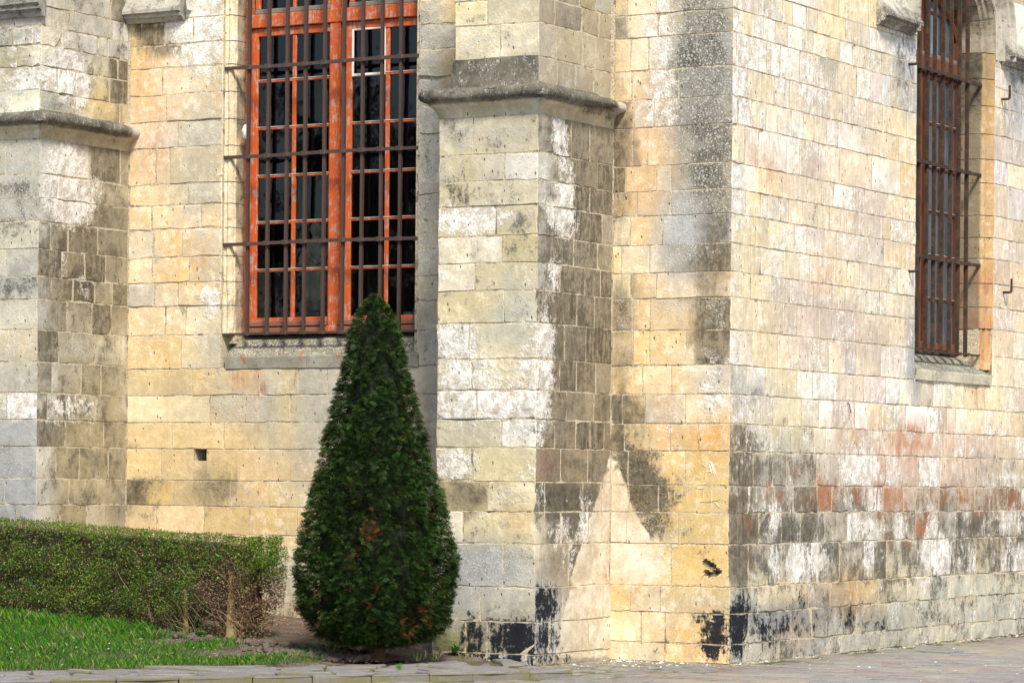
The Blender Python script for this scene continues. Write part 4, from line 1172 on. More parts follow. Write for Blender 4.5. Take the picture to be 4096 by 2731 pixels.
# corner bay and side wall share their corner stones
for i, (z0, z1, js) in enumerate(CR):
    jr = list(js); 
    if jr[-1] < 6.5: jr += random_joints(max(6.236, jr[-1]), 8.3, .5)
    else: jr += random_joints(jr[-1], 8.3, .45)
    fj = CF2[i - 1][2] if i else [-1.0, -.5]
    held = lay('F2', (z0, z1, fj), -1.185, 0., front_wall, cb=True, old=.7, keep='b')
    if z1 > 2.66:
        lo_z = z0
        segs = [(0., 4.147, True, True), (6.233, 8.3, True, False)]
        if z0 > 5.9: segs = [(0., 4.05, True, False), (6.36, 8.3, False, False)]
        for a, b, ca, cb in segs:
            zz0 = z0
            h2 = lay('R', (zz0, z1, jr), a, b, side_wall, ca=ca, cb=cb, old=.75 if z0 > 3.3 else .6, keep='a' if a == 0. else None)
            if a == 0.: stone_obj([held, h2], side_wall)
        if z0 < 2.64: lay('R', (z0, 2.64, [4.6, 5.1, 5.7]), 4.147, 6.233, side_wall)
    else:
        h2 = lay('R', (z0, z1, jr), 0., 8.3, side_wall, ca=True, old=.75 if z0 > 1.6 else 1.15, keep='a')
        stone_obj([held, h2], side_wall)
far = []      # the side wall beyond the view, one joined run of stones
for (z0, z1, js) in CR:
    for s0, s1 in intervals(random_joints(8.3, 14.9, .55), 8.3, 14.9): far.append(block('R', s0, s1, z0, z1, (False, False), .8))
stone_obj(far, side_wall)['kind'] = 'stuff'
# buttresses: corner stones wrap front and flank
def shaft(ff, fs, cf, cs, sf0, sf1, ss0, ss1, parent, oldf=1., olds=.6):
    for (z0, z1, jf), (_, _, js) in zip(cf, cs):
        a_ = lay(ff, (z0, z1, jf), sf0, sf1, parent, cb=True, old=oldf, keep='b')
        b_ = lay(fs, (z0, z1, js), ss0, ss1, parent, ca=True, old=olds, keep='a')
        stone_obj([a_, b_], parent)
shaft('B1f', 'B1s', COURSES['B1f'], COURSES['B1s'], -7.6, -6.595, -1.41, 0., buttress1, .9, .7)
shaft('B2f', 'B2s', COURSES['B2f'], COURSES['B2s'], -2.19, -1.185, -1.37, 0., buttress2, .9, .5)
zu = [5.0, 5.27, 5.565, 5.785, 6.05, 6.3, 6.6, 6.9]
shaft('U2f', 'U2s', [(zu[i], zu[i + 1], [[-1.6], [-1.602], [-1.736], [-1.88], [-1.6], [-1.8], [-1.6]][i]) for i in range(7)],
      [(zu[i], zu[i + 1], [[-.99, -.66, -.32], [-1.01, -.53, -.29], [-1.04, -.55, -.24], [-1.05, -.6, -.3], [-.9, -.4], [-1., -.5], [-.8]][i]) for i in range(7)], -2.065, -1.215, -1.32, 0., buttress2, .7, .8)
zu = [5.0, 5.254, 5.49, 5.69, 5.87, 6.06, 6.3, 6.6, 6.9]
shaft('U1f', 'U1s', [(zu[i], zu[i + 1], [[-6.84], [], [-6.89], [-6.95, -6.7], [-7.1], [-6.9], [], []][i]) for i in range(8)],
      [(zu[i], zu[i + 1], [[-.84, -.14], [-1.12, -.99, -.84, -.3], [-.7, -.57, -.42, -.17], [-1.07, -.79, -.5, -.34, -.14], [-.95, -.27], [-.9, -.3], [-.7], []][i]) for i in range(8)], -7.58, -6.61, -1.38, 0., buttress1, 1.3, 1.)

# ---- drip mouldings round the buttresses
PROF = [(0, .0), (.012, .045), (.035, .085), (.07, .11), (.072, .13), (.094, .132), (.118, .146), (.134, .172), (.134, .205), (.118, .232), (.08, .246), (-.0, .262), (-.04, .51)]
def drip(XL, XR, YF, zb, parent, name, broken, seed, linset):
    mb = MB(); path = []
    def leg(a, b, n): return [(a[0] + (b[0] - a[0]) * k / n, a[1] + (b[1] - a[1]) * k / n) for k in range(n)]
    n1, n2, n3 = 6, 10, 14; tint = []; A = []; B = []
    rows = []
    for ip, (o_, dz) in enumerate(PROF):
        ol = o_ if ip < 11 else linset[ip - 11]; orr = o_ if ip < 12 else -.03
        q = leg((XL - ol, 0.0), (XL - ol, YF - o_), n1) + leg((XL - ol, YF - o_), (XR + orr, YF - o_), n2) + [(XR + orr, YF - o_)] + leg((XR + orr, YF - o_), (XR + orr, 0.0), n3) + [(XR + orr, 0.0)]
        rows.append(q)
    L = len(rows[0])
    for ip, (o_, dz) in enumerate(PROF):
        for k, (x, y) in enumerate(rows[ip]):
            nz_ = mnoise.noise(Vector((x * 5 + seed, y * 5, dz * 9))); z = zb + dz + nz_ * .006
            side = k >= n1 + n2 + 1
            if side and ip == len(PROF) - 1: z = zb + .29
            if side and k > n1 + n2 + 1: x += nz_ * .006
            if broken and side and y > -.78 and 1 <= ip <= 6: x -= o_ * (.45 + .4 * mnoise.noise(Vector((y * 6, ip, seed)))) ; z += .02 * nz_ + .012
            if side and y > -.16 and ip >= 4: x += .012 * nz_; z -= .015
            mb.v.append((x, y, z))
            topf = 1. if ip >= 6 else 0.
            if topf: c_ = (.24, .225, .18) if ip < 11 else (.17, .155, .12); a_ = (.66 + .25 * nz_, .0, 0, 0); b_ = (.42, .3, 0, .4 if ip < 11 else .5)
            elif ip >= 4: c_ = (.30, .29, .235); a_ = (.52, .0, 0, 0); b_ = (.3, .1, 0, .2)
            else: c_ = (.50, .46, .31) if not side else (.48, .41, .27); a_ = (.22, .0, 0, 0); b_ = (.25, .1, 0, .12 if side else 0)
            if not broken and ip >= 11 and not side: c_ = (.50, .485, .38); a_ = (.36, .1, 0, 0); b_ = (.5, .3, 0, .1)
            if side and y > -.2 and ip > 3: c_ = (.50, .45, .36); a_ = (.3, .3, 0, 0)
            if broken and side and y > -.78 and ip in (2, 3, 4): a_ = (.5, .2, 0, 0)
            tint.append((*c_, .1)); A.append(a_); B.append(b_)
    for ip in range(len(PROF) - 1):
        for k in range(L - 1): mb.f.append((ip * L + k, ip * L + k + 1, (ip + 1) * L + k + 1, (ip + 1) * L + k))
    me = mesh(name, mb.v, mb.f); paint(me, tint, A, B); return link(name, me, STONE, parent, True)
drip(-2.19, -1.185, -1.37, 4.765, buttress2, 'drip_moulding', True, 3., (-.108, -.124))
drip(-7.6, -6.595, -1.41, 4.80, buttress1, 'drip_moulding', False, 8., (.0, -.015))

def bar_moulding(name, parent, a, b, out, prof, tint, A, B, closed=True):
    """straight moulding from a to b (xy), out = outward xy direction, prof = (out, z) closed outline"""
    a = Vector((*a, 0)); b = Vector((*b, 0)); out = Vector((*out, 0)); n = max(2, int((b - a).length / .12)); mb = MB(); L = len(prof)
    for k in range(n + 1):
        p = a.lerp(b, k / n)
        for (o_, z) in prof:
            nz_ = mnoise.noise(Vector((p.x * 6, p.y * 6, z * 7))) * .006
            mb.v.append(p + out * (o_ + nz_) + Vector((0, 0, z + nz_)))
    for k in range(n):
        for i in range(L): mb.f.append((k * L + i, k * L + (i + 1) % L, (k + 1) * L + (i + 1) % L, (k + 1) * L + i))
    mb.f += [tuple(range(L)), tuple(range(n * L, n * L + L))[::-1]]
    me = mesh(name, mb.v, mb.f); N = len(mb.v)
    bmx = bmesh.new(); bmx.from_mesh(me); bmesh.ops.recalc_face_normals(bmx, faces=bmx.faces); bmx.to_mesh(me); bmx.free()
    if callable(A): A = [A(v) for v in mb.v]
    else: A = [A] * N
    paint(me, [(*tint, .1)] * N, A, [B] * N); return link(name, me, STONE, parent)
STOP = [(-.02, 0), (.03, .0), (.05, .03), (.085, .045), (.085, .075), (.12, .085), (.12, .115), (.03, .26), (-.02, .26)]
bar_moulding('label_stop', front_wall, (-6.64, 0), (-5.93, 0), (0, -1), [(o_, 6.05 + z) for o_, z in STOP], (.40, .38, .32), (.42, .1, 0, 0), (.45, .3, 0, .2))
bar_moulding('hood_moulding', front_wall, (-5.86, 0), (-5.855, 0), (0, -1), [(-.02, 6.14), (.07, 6.14), (.09, 6.2), (.09, 6.9), (-.02, 6.9)], (.62, .60, .54), (.15, .45, 0, 0), (.1, .2, 0, 0))
bar_moulding('string_course', buttress1, (-7.6, -1.38), (-6.56, -1.38), (0, -1), [(-.02, 5.95), (.03, 5.95), (.045, 5.985), (.04, 6.0), (.085, 6.02), (.085, 6.05), (.11, 6.07), (.11, 6.12), (-.02, 6.28)], (.36, .35, .31), (.45, 0, 0, 0), (.2, .1, 0, .2))
def on_stop(v): return (.35, .15, 0, 0) if v[2] > 6.2 else (.6, 0, 0, 0)
for a, b in ((3.12, 3.98), (6.40, 7.25)):
    bar_moulding('label_stop', side_wall, (0, a), (0, b), (1, 0), [(o_ * 1.15, 6.03 + z) for o_, z in STOP], (.46, .43, .36), on_stop, (.45, .3, 0, .1))
# hood moulding over the side window, and the moulded jamb and arch
def sweep_arch(prof, name, parent, tint, A, B, z0, th_list, flip=False):
    """prof: (depth out of wall x, offset outside the arris)"""
    pts = []
    mb = MB(); L = len(prof)
    stations = [('j', z) for z in z0] + [('a', t) for t in th_list]
    for kind, q in stations:
        for (x, off) in prof:
            if kind == 'j': Y, Z = AC + (AA + off) * (-1 if flip else 1), q
            else:
                Y, Z = arch(q, off)
                if flip: Y = 2 * AC - Y
            nn = mnoise.noise(Vector((x * 9, Y * 4, Z * 4))) * .004
            mb.v.append((x + nn, Y + nn, Z))
    for k in range(len(stations) - 1):
        for i in range(L - 1):
            q = (k * L + i, k * L + i + 1, (k + 1) * L + i + 1, (k + 1) * L + i); mb.f.append(q[::-1] if flip else q)
    me = mesh(name, mb.v, mb.f); N = len(mb.v)
    paint(me, [(*(tint(v) if callable(tint) else tint), .1) for v in mb.v], [A(v) if callable(A) else A for v in mb.v], [B(v) if callable(B) else B for v in mb.v])
    return link(name, me, STONE, parent)
HOOD = [(0., .012), (.012, .03), (-.01, .09), (.02, .15), (.085, .185), (.095, .20), (.095, .22), (.135, .235), (.135, .262), (.0, .275)]
ths = [math.pi * k / 28 for k in range(0, 15)]
for flip in (False, True):
    sweep_arch(HOOD, 'hood_moulding', side_wall, (.42, .395, .335), (.36, 0, 0, 0), (.2, .15, 0, .3), [6.06, 6.12], ths, flip)
JAMB = [(0., .0), (-.018, -.030), (-.03, -.05), (-.055, -.058), (-.06, -.085), (-.062, -.115), (-.085, -.125), (-.10, -.16), (-.25, -.168), (-.44, -.17)]
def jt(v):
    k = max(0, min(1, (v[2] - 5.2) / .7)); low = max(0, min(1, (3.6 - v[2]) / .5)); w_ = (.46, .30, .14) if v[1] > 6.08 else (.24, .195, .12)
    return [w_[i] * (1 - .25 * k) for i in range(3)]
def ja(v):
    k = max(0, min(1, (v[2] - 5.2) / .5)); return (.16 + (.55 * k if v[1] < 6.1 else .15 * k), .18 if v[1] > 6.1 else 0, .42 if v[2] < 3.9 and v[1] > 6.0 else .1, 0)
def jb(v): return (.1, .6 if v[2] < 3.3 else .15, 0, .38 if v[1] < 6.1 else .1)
jz = [2.80, 3.233, 3.461, 3.709, 3.97, 4.19, 4.421, 4.761, 5.009, 5.274, 5.569, 5.85, 6.12]
for k in range(len(jz) - 1):
    lo, hi = jz[k] + .004, jz[k + 1] - .004
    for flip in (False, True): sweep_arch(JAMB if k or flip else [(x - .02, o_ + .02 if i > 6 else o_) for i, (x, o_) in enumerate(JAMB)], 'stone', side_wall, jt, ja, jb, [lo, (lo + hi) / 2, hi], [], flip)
for k in range(6):
    t0, t1 = math.pi * (k + .015) / 12, math.pi * (k + .985) / 12
    for flip in (False, True): sweep_arch(JAMB, 'voussoir', side_wall, (.36, .31, .23), (.4, 0, 0, 0), (.15, .15, 0, .5), [6.125] if k == 0 else [], [t0 + (t1 - t0) * q / 3 for q in range(4)], flip)
MB().box((-.5, 6.08, 2.7), (-.105, 6.225, 6.9)).box((-.5, 4.15, 2.7), (-.105, 4.30, 6.9)).build('jamb_core', MORTAR, side_wall)
# moulded left jamb of the front window, course by course
FJ = [(-5.487, 0.), (-5.476, .008), (-5.468, .035), (-5.445, .045), (-5.425, .03), (-5.402, .034), (-5.388, .06), (-5.385, .085), (-5.372, .09), (-5.372, .32)]
zj = sorted({c_[0] for c_ in CF if c_[0] > 2.9} | {c_[1] for c_ in CF if c_[1] > 2.9}) + [6.78]
for k in range(len(zj) - 1):
    lo, hi = zj[k] + .004, zj[k + 1] - .004; mb = MB(); L = len(FJ); st = [lo, (lo * 2 + hi) / 3, (lo + 2 * hi) / 3, hi]; rough = .9 if zj[k] < 3.4 else .2
    for z in st:
        for (X, Y) in FJ:
            nn = mnoise.noise(Vector((X * 8, Y * 8, z * 5))) * .012 * (rough + .3); mb.v.append((X + nn, Y + nn, z))
    for a in range(3):
        for i in range(L - 1): mb.f.append((a * L + i, a * L + i + 1, (a + 1) * L + i + 1, (a + 1) * L + i))
    me = mesh('stone', mb.v, mb.f); tt, aa, bb = [], [], []
    for (x, y, z) in mb.v:
        deep = y > .088
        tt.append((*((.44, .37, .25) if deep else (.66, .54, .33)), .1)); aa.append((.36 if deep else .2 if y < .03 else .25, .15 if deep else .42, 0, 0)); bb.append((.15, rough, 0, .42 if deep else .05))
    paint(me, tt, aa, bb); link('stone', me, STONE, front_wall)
MB().box((-5.47, .10, 2.9), (-5.378, .6, 6.9)).box((-3.285, .02, 2.66), (-3.25, .6, 6.9)).build('jamb_core', MORTAR, front_wall)
def pebble(loc, r, name, mat, parent=None, sq=(1, 1, 1), seed=0, n=1):
    bmv = bmesh.new(); bmesh.ops.create_icosphere(bmv, subdivisions=n + 1, radius=1)
    for v in bmv.verts:
        k = 1 + .22 * mnoise.noise(v.co * 1.6 + Vector((seed, seed * 2, 1))); v.co = Vector((v.co.x * sq[0], v.co.y * sq[1], v.co.z * sq[2])) * k * r + Vector(loc)
    me = bpy.data.meshes.new(name); bmv.to_mesh(me); bmv.free(); return link(name, me, mat, parent, False)
WHITE = simple('white_stone', (.74, .71, .64), .9, .12, 40)
wp = pebble((-5.27, .10, 4.945), .06, 'wedge_stone', WHITE, front_wall, (.6, .8, 1.25), 4)
wp['label'] = 'white stone wedged into the window jamb'

# ---- sills
def sill(name, parent, segs, prof, place, tint, rust_at, n_per=10):
    for (u0, u1) in segs:
        mb = MB(); L = len(prof); n = n_per; tt, aa, bb = [], [], []
        for k in range(n + 1):
            u = u0 + .002 + (u1 - u0 - .004) * k / n
            for ip, (d, z) in enumerate(prof):
                nn = mnoise.noise(Vector((u * 7, d * 7, z * 7))) * .007; mb.v.append(place(u, d + nn, z + nn * .6))
                top = d > -.02 and ip <= 3; near = min([abs(u - q) + w_ * .05 for q, w_ in rust_at] + [9])
                tt.append((*((.27, .25, .16) if top else tint), .1)); aa.append((.55 if top else .34, .05, ((.95 - .35 * (ip == 5)) * max(0, 1 - near / .05) if ip >= 3 else .35 * max(0, 1 - near / .05)), 0)); bb.append((.60 if top else .2, .2, 0, .1))
        for k in range(n):
            for i in range(L - 1): mb.f.append((k * L + i, (k + 1) * L + i, (k + 1) * L + i + 1, k * L + i + 1))
        mb.f += [tuple(range(L)), tuple(range(n * L, n * L + L))[::-1]]
        me = mesh(name, mb.v, mb.f)
        bmx = bmesh.new(); bmx.from_mesh(me); bmesh.ops.recalc_face_normals(bmx, faces=bmx.faces); bmx.to_mesh(me); bmx.free()
        paint(me, tt, aa, bb); link(name, me, STONE, parent)
FBARS = [-5.20, -4.972, -4.756, -4.545, -4.328, -4.11, -3.898, -3.685, -3.474]
sill('window_sill', front_wall, [(-5.415, -4.47), (-4.47, -3.22)], [(.34, 2.99), (.2, 2.935), (.1, 2.86), (.0, 2.785), (-.014, 2.765), (-.012, 2.655), (.03, 2.652), (.34, 2.652)], lambda u, d, z: (u, d, z), (.27, .262, .205), list(zip(FBARS, (.1, .55, .3, .0, .6, .4, .9, .5, .9))), 46)
sill('window_sill', side_wall, [(4.155, 5.28), (5.28, 6.165)], [(.42, 2.955), (.25, 2.90), (.1, 2.80), (.0, 2.755), (-.022, 2.735), (-.02, 2.642), (.03, 2.64), (.42, 2.64)], lambda u, d, z: (-d, u, z), (.50, .46, .34), [], 16)

# ---- windows
RED = NT('red_window_paint'); P_ = RED.pos(); nn_ = RED.noise(P_, 14, 6, .7); nf_ = RED.noise(RED.vm('MULTIPLY', P_, (1, 1, .12)), 60, 4)
wr = RED.mr(RED.ma('ADD', RED.ma('MULTIPLY', nn_, .7), RED.ma('MULTIPLY', nf_, .5)), .60, .71)
RED.col(RED.mix(RED.ma('MULTIPLY', wr, .75), RED.mix(RED.noise(P_, 5, 3), (.56, .115, .026), (.42, .074, .018)), (.40, .32, .27))); RED.b.inputs['Roughness'].default_value = .55; RED.bump(nf_, .002, .5); RED = RED.m
DULLRED = simple('dull_red_paint', (.17, .056, .027), .7, .4, 25)
GREYWOOD = simple('bare_grey_wood', (.20, .17, .14), .9, .35, 50)
PUTTY = simple('white_putty', (.68, .66, .62), .8, .15, 40)
IRON = simple('dark_iron', (.066, .040, .032), .6, .4, 45, .4)
RUSTIRON = NT('rusty_iron'); P_ = RUSTIRON.pos(); a_ = RUSTIRON.noise(P_, 60, 5, .7); b_ = RUSTIRON.noise(P_, 9, 4)
RUSTIRON.col(RUSTIRON.mix(RUSTIRON.mr(RUSTIRON.ma('ADD', RUSTIRON.ma('MULTIPLY', a_, .6), RUSTIRON.ma('MULTIPLY', b_, .5)), .5, .66), (.036, .026, .022), (.095, .05, .026))); RUSTIRON.bump(a_, .004, .8); RUSTIRON = RUSTIRON.m
GL = NT('window_glass'); tr = GL.n('ShaderNodeBsdfTransparent'); tr.inputs[0].default_value = (.62, .66, .66, 1); gl = GL.n('ShaderNodeBsdfGlossy'); gl.inputs['Roughness'].default_value = .03; gl.inputs[0].default_value = (.9, .95, 1, 1)
fr_ = GL.n('ShaderNodeFresnel'); fr_.inputs[0].default_value = 1.5; mx = GL.n('ShaderNodeMixShader'); lw = GL.noise(GL.pos(), 5, 2); bp = GL.n('ShaderNodeBump'); bp.inputs['Distance'].default_value = .004; bp.inputs['Strength'].default_value = .25
GL.put(bp.inputs['Height'], lw); GL.t.links.new(bp.outputs[0], gl.inputs['Normal'])
GL.t.links.new(fr_.outputs[0], mx.inputs[0]); GL.t.links.new(tr.outputs[0], mx.inputs[1]); GL.t.links.new(gl.outputs[0], mx.inputs[2]); GL.t.links.new(mx.outputs[0], GL.out.inputs[0]); GL = GL.m

DG = NT('sky_tinted_glass'); DG.col((.15, .19, .225)); DG.b.inputs['Roughness'].default_value = .25; tr2 = DG.n('ShaderNodeBsdfTransparent'); tr2.inputs[0].default_value = (.6, .66, .7, 1); m2_ = DG.n('ShaderNodeMixShader')  # blue-grey diffuse painted into the panes in place of reflected sky
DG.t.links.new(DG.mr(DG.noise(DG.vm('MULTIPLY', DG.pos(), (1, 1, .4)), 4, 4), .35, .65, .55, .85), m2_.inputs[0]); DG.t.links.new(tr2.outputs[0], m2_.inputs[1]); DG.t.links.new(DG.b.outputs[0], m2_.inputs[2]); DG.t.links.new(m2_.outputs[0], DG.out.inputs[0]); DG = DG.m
def window(name, place, wood, u_out, mull, casements, rows, transom, depth, top, z_bot, label, GL):
    """place(u, d, z) -> world. casements: (stile u0, glass u0, muntin u, glass u1, stile u1)"""
    def bx(mb, u0, u1, d0, d1, z0, z1):
        a = place(u0, d0, z0); b = place(u1, d1, z1); return mb.bevbox([min(p, q) for p, q in zip(a, b)], [max(p, q) for p, q in zip(a, b)], .006)
    fr = MB(); d = depth
    bx(fr, u_out[0], u_out[0] + .075, d - .03, d + .09, z_bot, top); bx(fr, u_out[1] - .075, u_out[1], d - .03, d + .09, z_bot, top)
    bx(fr, mull[0], mull[1], d - .035, d + .09, z_bot + .07, top); bx(fr, u_out[0] + .07, u_out[1] - .07, d - .045, d + .085, transom[0], transom[1])
    bx(fr, u_out[0] + .07, u_out[1] - .07, d - .04, d + .08, z_bot, z_bot + .075)
    wn = fr.build(name, wood, church); wn['label'] = label
    for ci, (s0, g0, mu, g1, s1) in enumerate(casements):
        cs = MB(); bx(cs, s0, g0, d - .012, d + .05, rows[0] - .08, transom[0] - .004); bx(cs, g1, s1, d - .012, d + .05, rows[0] - .08, transom[0] - .004)
        bx(cs, g0, g1, d - .012, d + .05, rows[-1], transom[0] - .004); bx(cs, g0, g1, d - .012, d + .05, rows[0] - .08, rows[0])
        co = cs.build('casement', wood, wn)
        part_mats = []
        for z in rows[1:-1]:
            mb = MB(); bx(mb, g0, g1, d - .004, d + .03, z - .013, z + .013); mo = mb.build('glazing_bar', wood, wn)
            mb = MB(); a = place(g0, d - .009, z + .0135); b = place(g1, d + .0, z + .0185); mb.box([min(p, q) for p, q in zip(a, b)], [max(p, q) for p, q in zip(a, b)])
            mb.build('putty_line', PUTTY, wn)
        mb = MB(); bx(mb, mu - .023, mu + .023, d - .006, d + .03, rows[0], rows[-1]); mb.build('glazing_bar', wood, wn)
        us = [g0, mu - .02, mu + .02, g1]
        for i in range(len(rows) - 1):
            for (a, b) in ((us[0], us[1]), (us[2], us[3])):
                tl = random.gauss(0, .003); tl2 = random.gauss(0, .003)
                V = [place(a - .005, d + .012 + tl, rows[i]), place(b + .005, d + .012 - tl, rows[i]), place(b + .005, d + .012 - tl + tl2, rows[i + 1]), place(a - .005, d + .012 + tl + tl2, rows[i + 1])]
                link('pane', mesh('pane', V, [(0, 1, 2, 3)]), GL, wn)
        # light above the transom
        mb = MB(); bx(mb, g0 - .03, g1 + .03, d - .03, d + .04, transom[1] + .002, transom[1] + .05); mb.build('bottom_rail', GREYWOOD, wn)
        mb = MB(); bx(mb, g0 - .03, g0 + .02, d - .02, d + .04, transom[1] + .05, top); bx(mb, g1 - .02, g1 + .03, d - .02, d + .04, transom[1] + .05, top); bx(mb, mu - .018, mu + .018, d - .015, d + .04, transom[1] + .05, top); bx(mb, g0, g1, d - .01, d + .03, transom[1] + .46, transom[1] + .49); mb.build('upper_casement', wood, wn)
        for (a, b) in ((g0 + .015, mu - .015), (mu + .015, g1 - .015)):
            link('pane', mesh('pane', [place(a, d + .012, transom[1] + .05), place(b, d + .012, transom[1] + .05), place(b, d + .012, top), place(a, d + .012, top)], [(0, 1, 2, 3)]), GL, wn)
    return wn, bx
rowsF = [3.152, 3.608, 4.069, 4.517, 4.982, 5.438, 5.872]
wF, bxF = window('window', lambda u, d, z: (u, d, z), RED, (-5.375, -3.27), (-4.387, -4.269), [(-5.30, -5.233, -4.815, -4.409, -4.385), (-4.252, -4.150, -3.752, -3.36, -3.30)], rowsF, (5.955, 6.085), .25, 6.95, 2.99, 'tall orange red casement window behind the yew', GL)
mb = MB(); bxF(mb, -4.152, -4.128, .233, .25, 5.425, 5.88); bxF(mb, -4.13, -3.775, .233, .25, 5.864, 5.884); bxF(mb, -4.13, -3.775, .233, .25, 5.428, 5.452); bxF(mb, -3.79, -3.772, .233, .25, 5.45, 5.866); q_ = mb.build('putty_surround', PUTTY, wF)
for (a, b) in ((-5.29, -4.395), (-4.26, -3.31)):
    mb = MB(); bxF(mb, a, b, .185, .225, 3.065, 3.115); bxF(mb, a, b, .17, .215, 2.995, 3.05); mb.build('weathered_rail', simple('flaking_red_wood', (.22, .10, .065), .9, .5, 35), wF)
rowsR = [3.06, 3.508, 3.955, 4.41, 4.86, 5.313, 5.77]
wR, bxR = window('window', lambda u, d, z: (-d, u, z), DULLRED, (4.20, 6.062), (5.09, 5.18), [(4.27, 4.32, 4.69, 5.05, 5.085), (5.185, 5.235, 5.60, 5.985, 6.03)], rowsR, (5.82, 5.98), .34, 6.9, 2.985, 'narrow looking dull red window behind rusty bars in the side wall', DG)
mb = MB().tube([(-.33, AC + .86 * math.cos(t), 6.0 + .62 * math.sin(t)) for t in [math.pi * k / 16 for k in range(9)]], .028, 6); mb.build('arch_rib', DULLRED, wR)

# ---- grilles
def grille(name, place, bars, d, hz, u0, u1, mat, half, label, top=6.95):
    root = bpy.data.objects.new(name, None); COL.objects.link(root); root.parent = church; root['label'] = label
    for i, u in enumerate(bars):
        mb = MB(); w_ = half; V = []; zs = np.linspace(hz[-1] - .02, top, 9)
        for z in zs:
            b = .006 * mnoise.noise(Vector((u * 3, z * .8, d))); 
            V += [place(u - w_ + b, d - w_, z), place(u + w_ + b, d - w_, z), place(u + w_ + b, d + w_, z), place(u - w_ + b, d + w_, z)]
        F = [(k * 4 + j, k * 4 + (j + 1) % 4, k * 4 + 4 + (j + 1) % 4, k * 4 + 4 + j) for k in range(8) for j in range(4)] + [(0, 3, 2, 1), (32, 33, 34, 35)]
        mb.add(V, F).build('bar', mat, root)
    for k, z in enumerate(hz):
        mb = MB(); w_ = .0155 if k < len(hz) - 1 else .010; us = [u0]
        prof = []
        for u in bars: us += [u - .045, u - .024, u + .024, u + .045]
        us += [u1]; us = sorted(us); V = []
        for u in us:
            near = any(abs(u - q) < .03 for q in bars); q = w_ + (.006 if near else 0); dd = d - half - .010 - (.008 if near else 0); zz = z + .004 * math.sin(u * 3 + k)
            V += [place(u, dd - .008, zz - q), place(u, dd - .008, zz + q), place(u, d - half + .004, zz + q), place(u, d - half + .004, zz - q)]
        n = len(us); F = [(i * 4 + j, i * 4 + 4 + j, i * 4 + 4 + (j + 1) % 4, i * 4 + (j + 1) % 4) for i in range(n - 1) for j in range(4)] + [(0, 1, 2, 3), tuple((n - 1) * 4 + j for j in (3, 2, 1, 0))]
        mb.add(V, F).build('crossbar', mat, root)
    return root
grille('window_grille', lambda u, d, z: (u, d, z), FBARS, .045, [5.553, 4.698, 3.857, 2.99], -5.50, -3.2, IRON, .0148, 'grille of flat dark iron bars over the front window')
grille('window_grille', lambda u, d, z: (-d, u, z), [4.277, 4.487, 4.698, 4.89, 5.105, 5.323, 5.544, 5.767], .12, [5.78, 4.837, 3.888, 2.947], 4.22, 6.09, RUSTIRON, .0175, 'grille of rusty brown bars over the side window')
# iron hooks for vanished shutters
for (Y, z, sg) in ((6.423, 5.664, 1), (6.52, 3.634, 1), (3.93, 5.74, 1), (3.975, 3.70, 1)):
    mb = MB().tube([(-.05, Y, z), (.075, Y, z), (.085, Y + .01, z + .012), (.088, Y + .012, z + .03), (.088, Y + .012, z + .145)], [.014, .014, .015, .014, .012], 7); mb.build('shutter_hook', RUSTIRON, church)
mb = MB().tube([(-.02, 1.0 + 1.52, 2.375), (.02, 2.52, 2.36), (.035, 2.535, 2.27)], .006, 5); mb.build('iron_pin', IRON, church)


# ---- graffiti scratched into the stones
SCRATCH = [[(-0.67, 1.514), (-0.522, 1.536)], [(-0.6, 1.519), (-0.594, 1.445)], [(-0.534, 1.529), (-0.543, 1.445)], [(-0.542, 1.432), (-0.465, 1.432)], [(-0.466, 1.55), (-0.465, 1.423)], [(-0.413, 1.551), (-0.412, 1.418)], [(-0.308, 1.549), (-0.325, 1.391)], [(-0.312, 1.543), (-0.249, 1.547)], [(-0.249, 1.538), (-0.251, 1.444)], [(-0.288, 1.427), (-0.195, 1.431)], [(-0.173, 1.532), (-0.17, 1.371)], [(-0.211, 1.428), (-0.088, 1.449)], [(-0.141, 1.426), (-0.093, 1.38)], [(-0.423, 1.262), (-0.41, 1.21)], [(-0.256, 1.284), (-0.251, 1.185)], [(-0.376, 1.266), (-0.336, 1.275)], [(-0.268, 1.757), (-0.237, 1.74)]]
SCRATCH_WIDE = [[(-0.191, 1.785), (-0.211, 1.729), (-0.238, 1.649)], [(-0.191, 1.787), (-0.152, 1.732), (-0.133, 1.671)], [(-0.226, 1.691), (-0.149, 1.705)], [(-0.199, 1.76), (-0.17, 1.677)], [(-0.183, 1.767), (-0.142, 1.664)]]
CARVED = [[(-2.138, 2.044), (-2.113, 2.07), (-2.103, 2.04)], [(-2.128, 2.053), (-2.106, 2.055)], [(-2.101, 2.07), (-2.099, 2.038), (-2.083, 2.04)], [(-2.056, 2.078), (-2.074, 2.074), (-2.068, 2.029), (-2.046, 2.034)], [(-2.071, 2.055), (-2.054, 2.057)], [(-2.044, 2.055), (-2.024, 2.029)], [(-2.026, 2.051), (-2.043, 2.029)], [(-2.024, 2.029), (-1.974, 2.036)], [(-1.974, 2.029), (-1.935, 2.04)]]
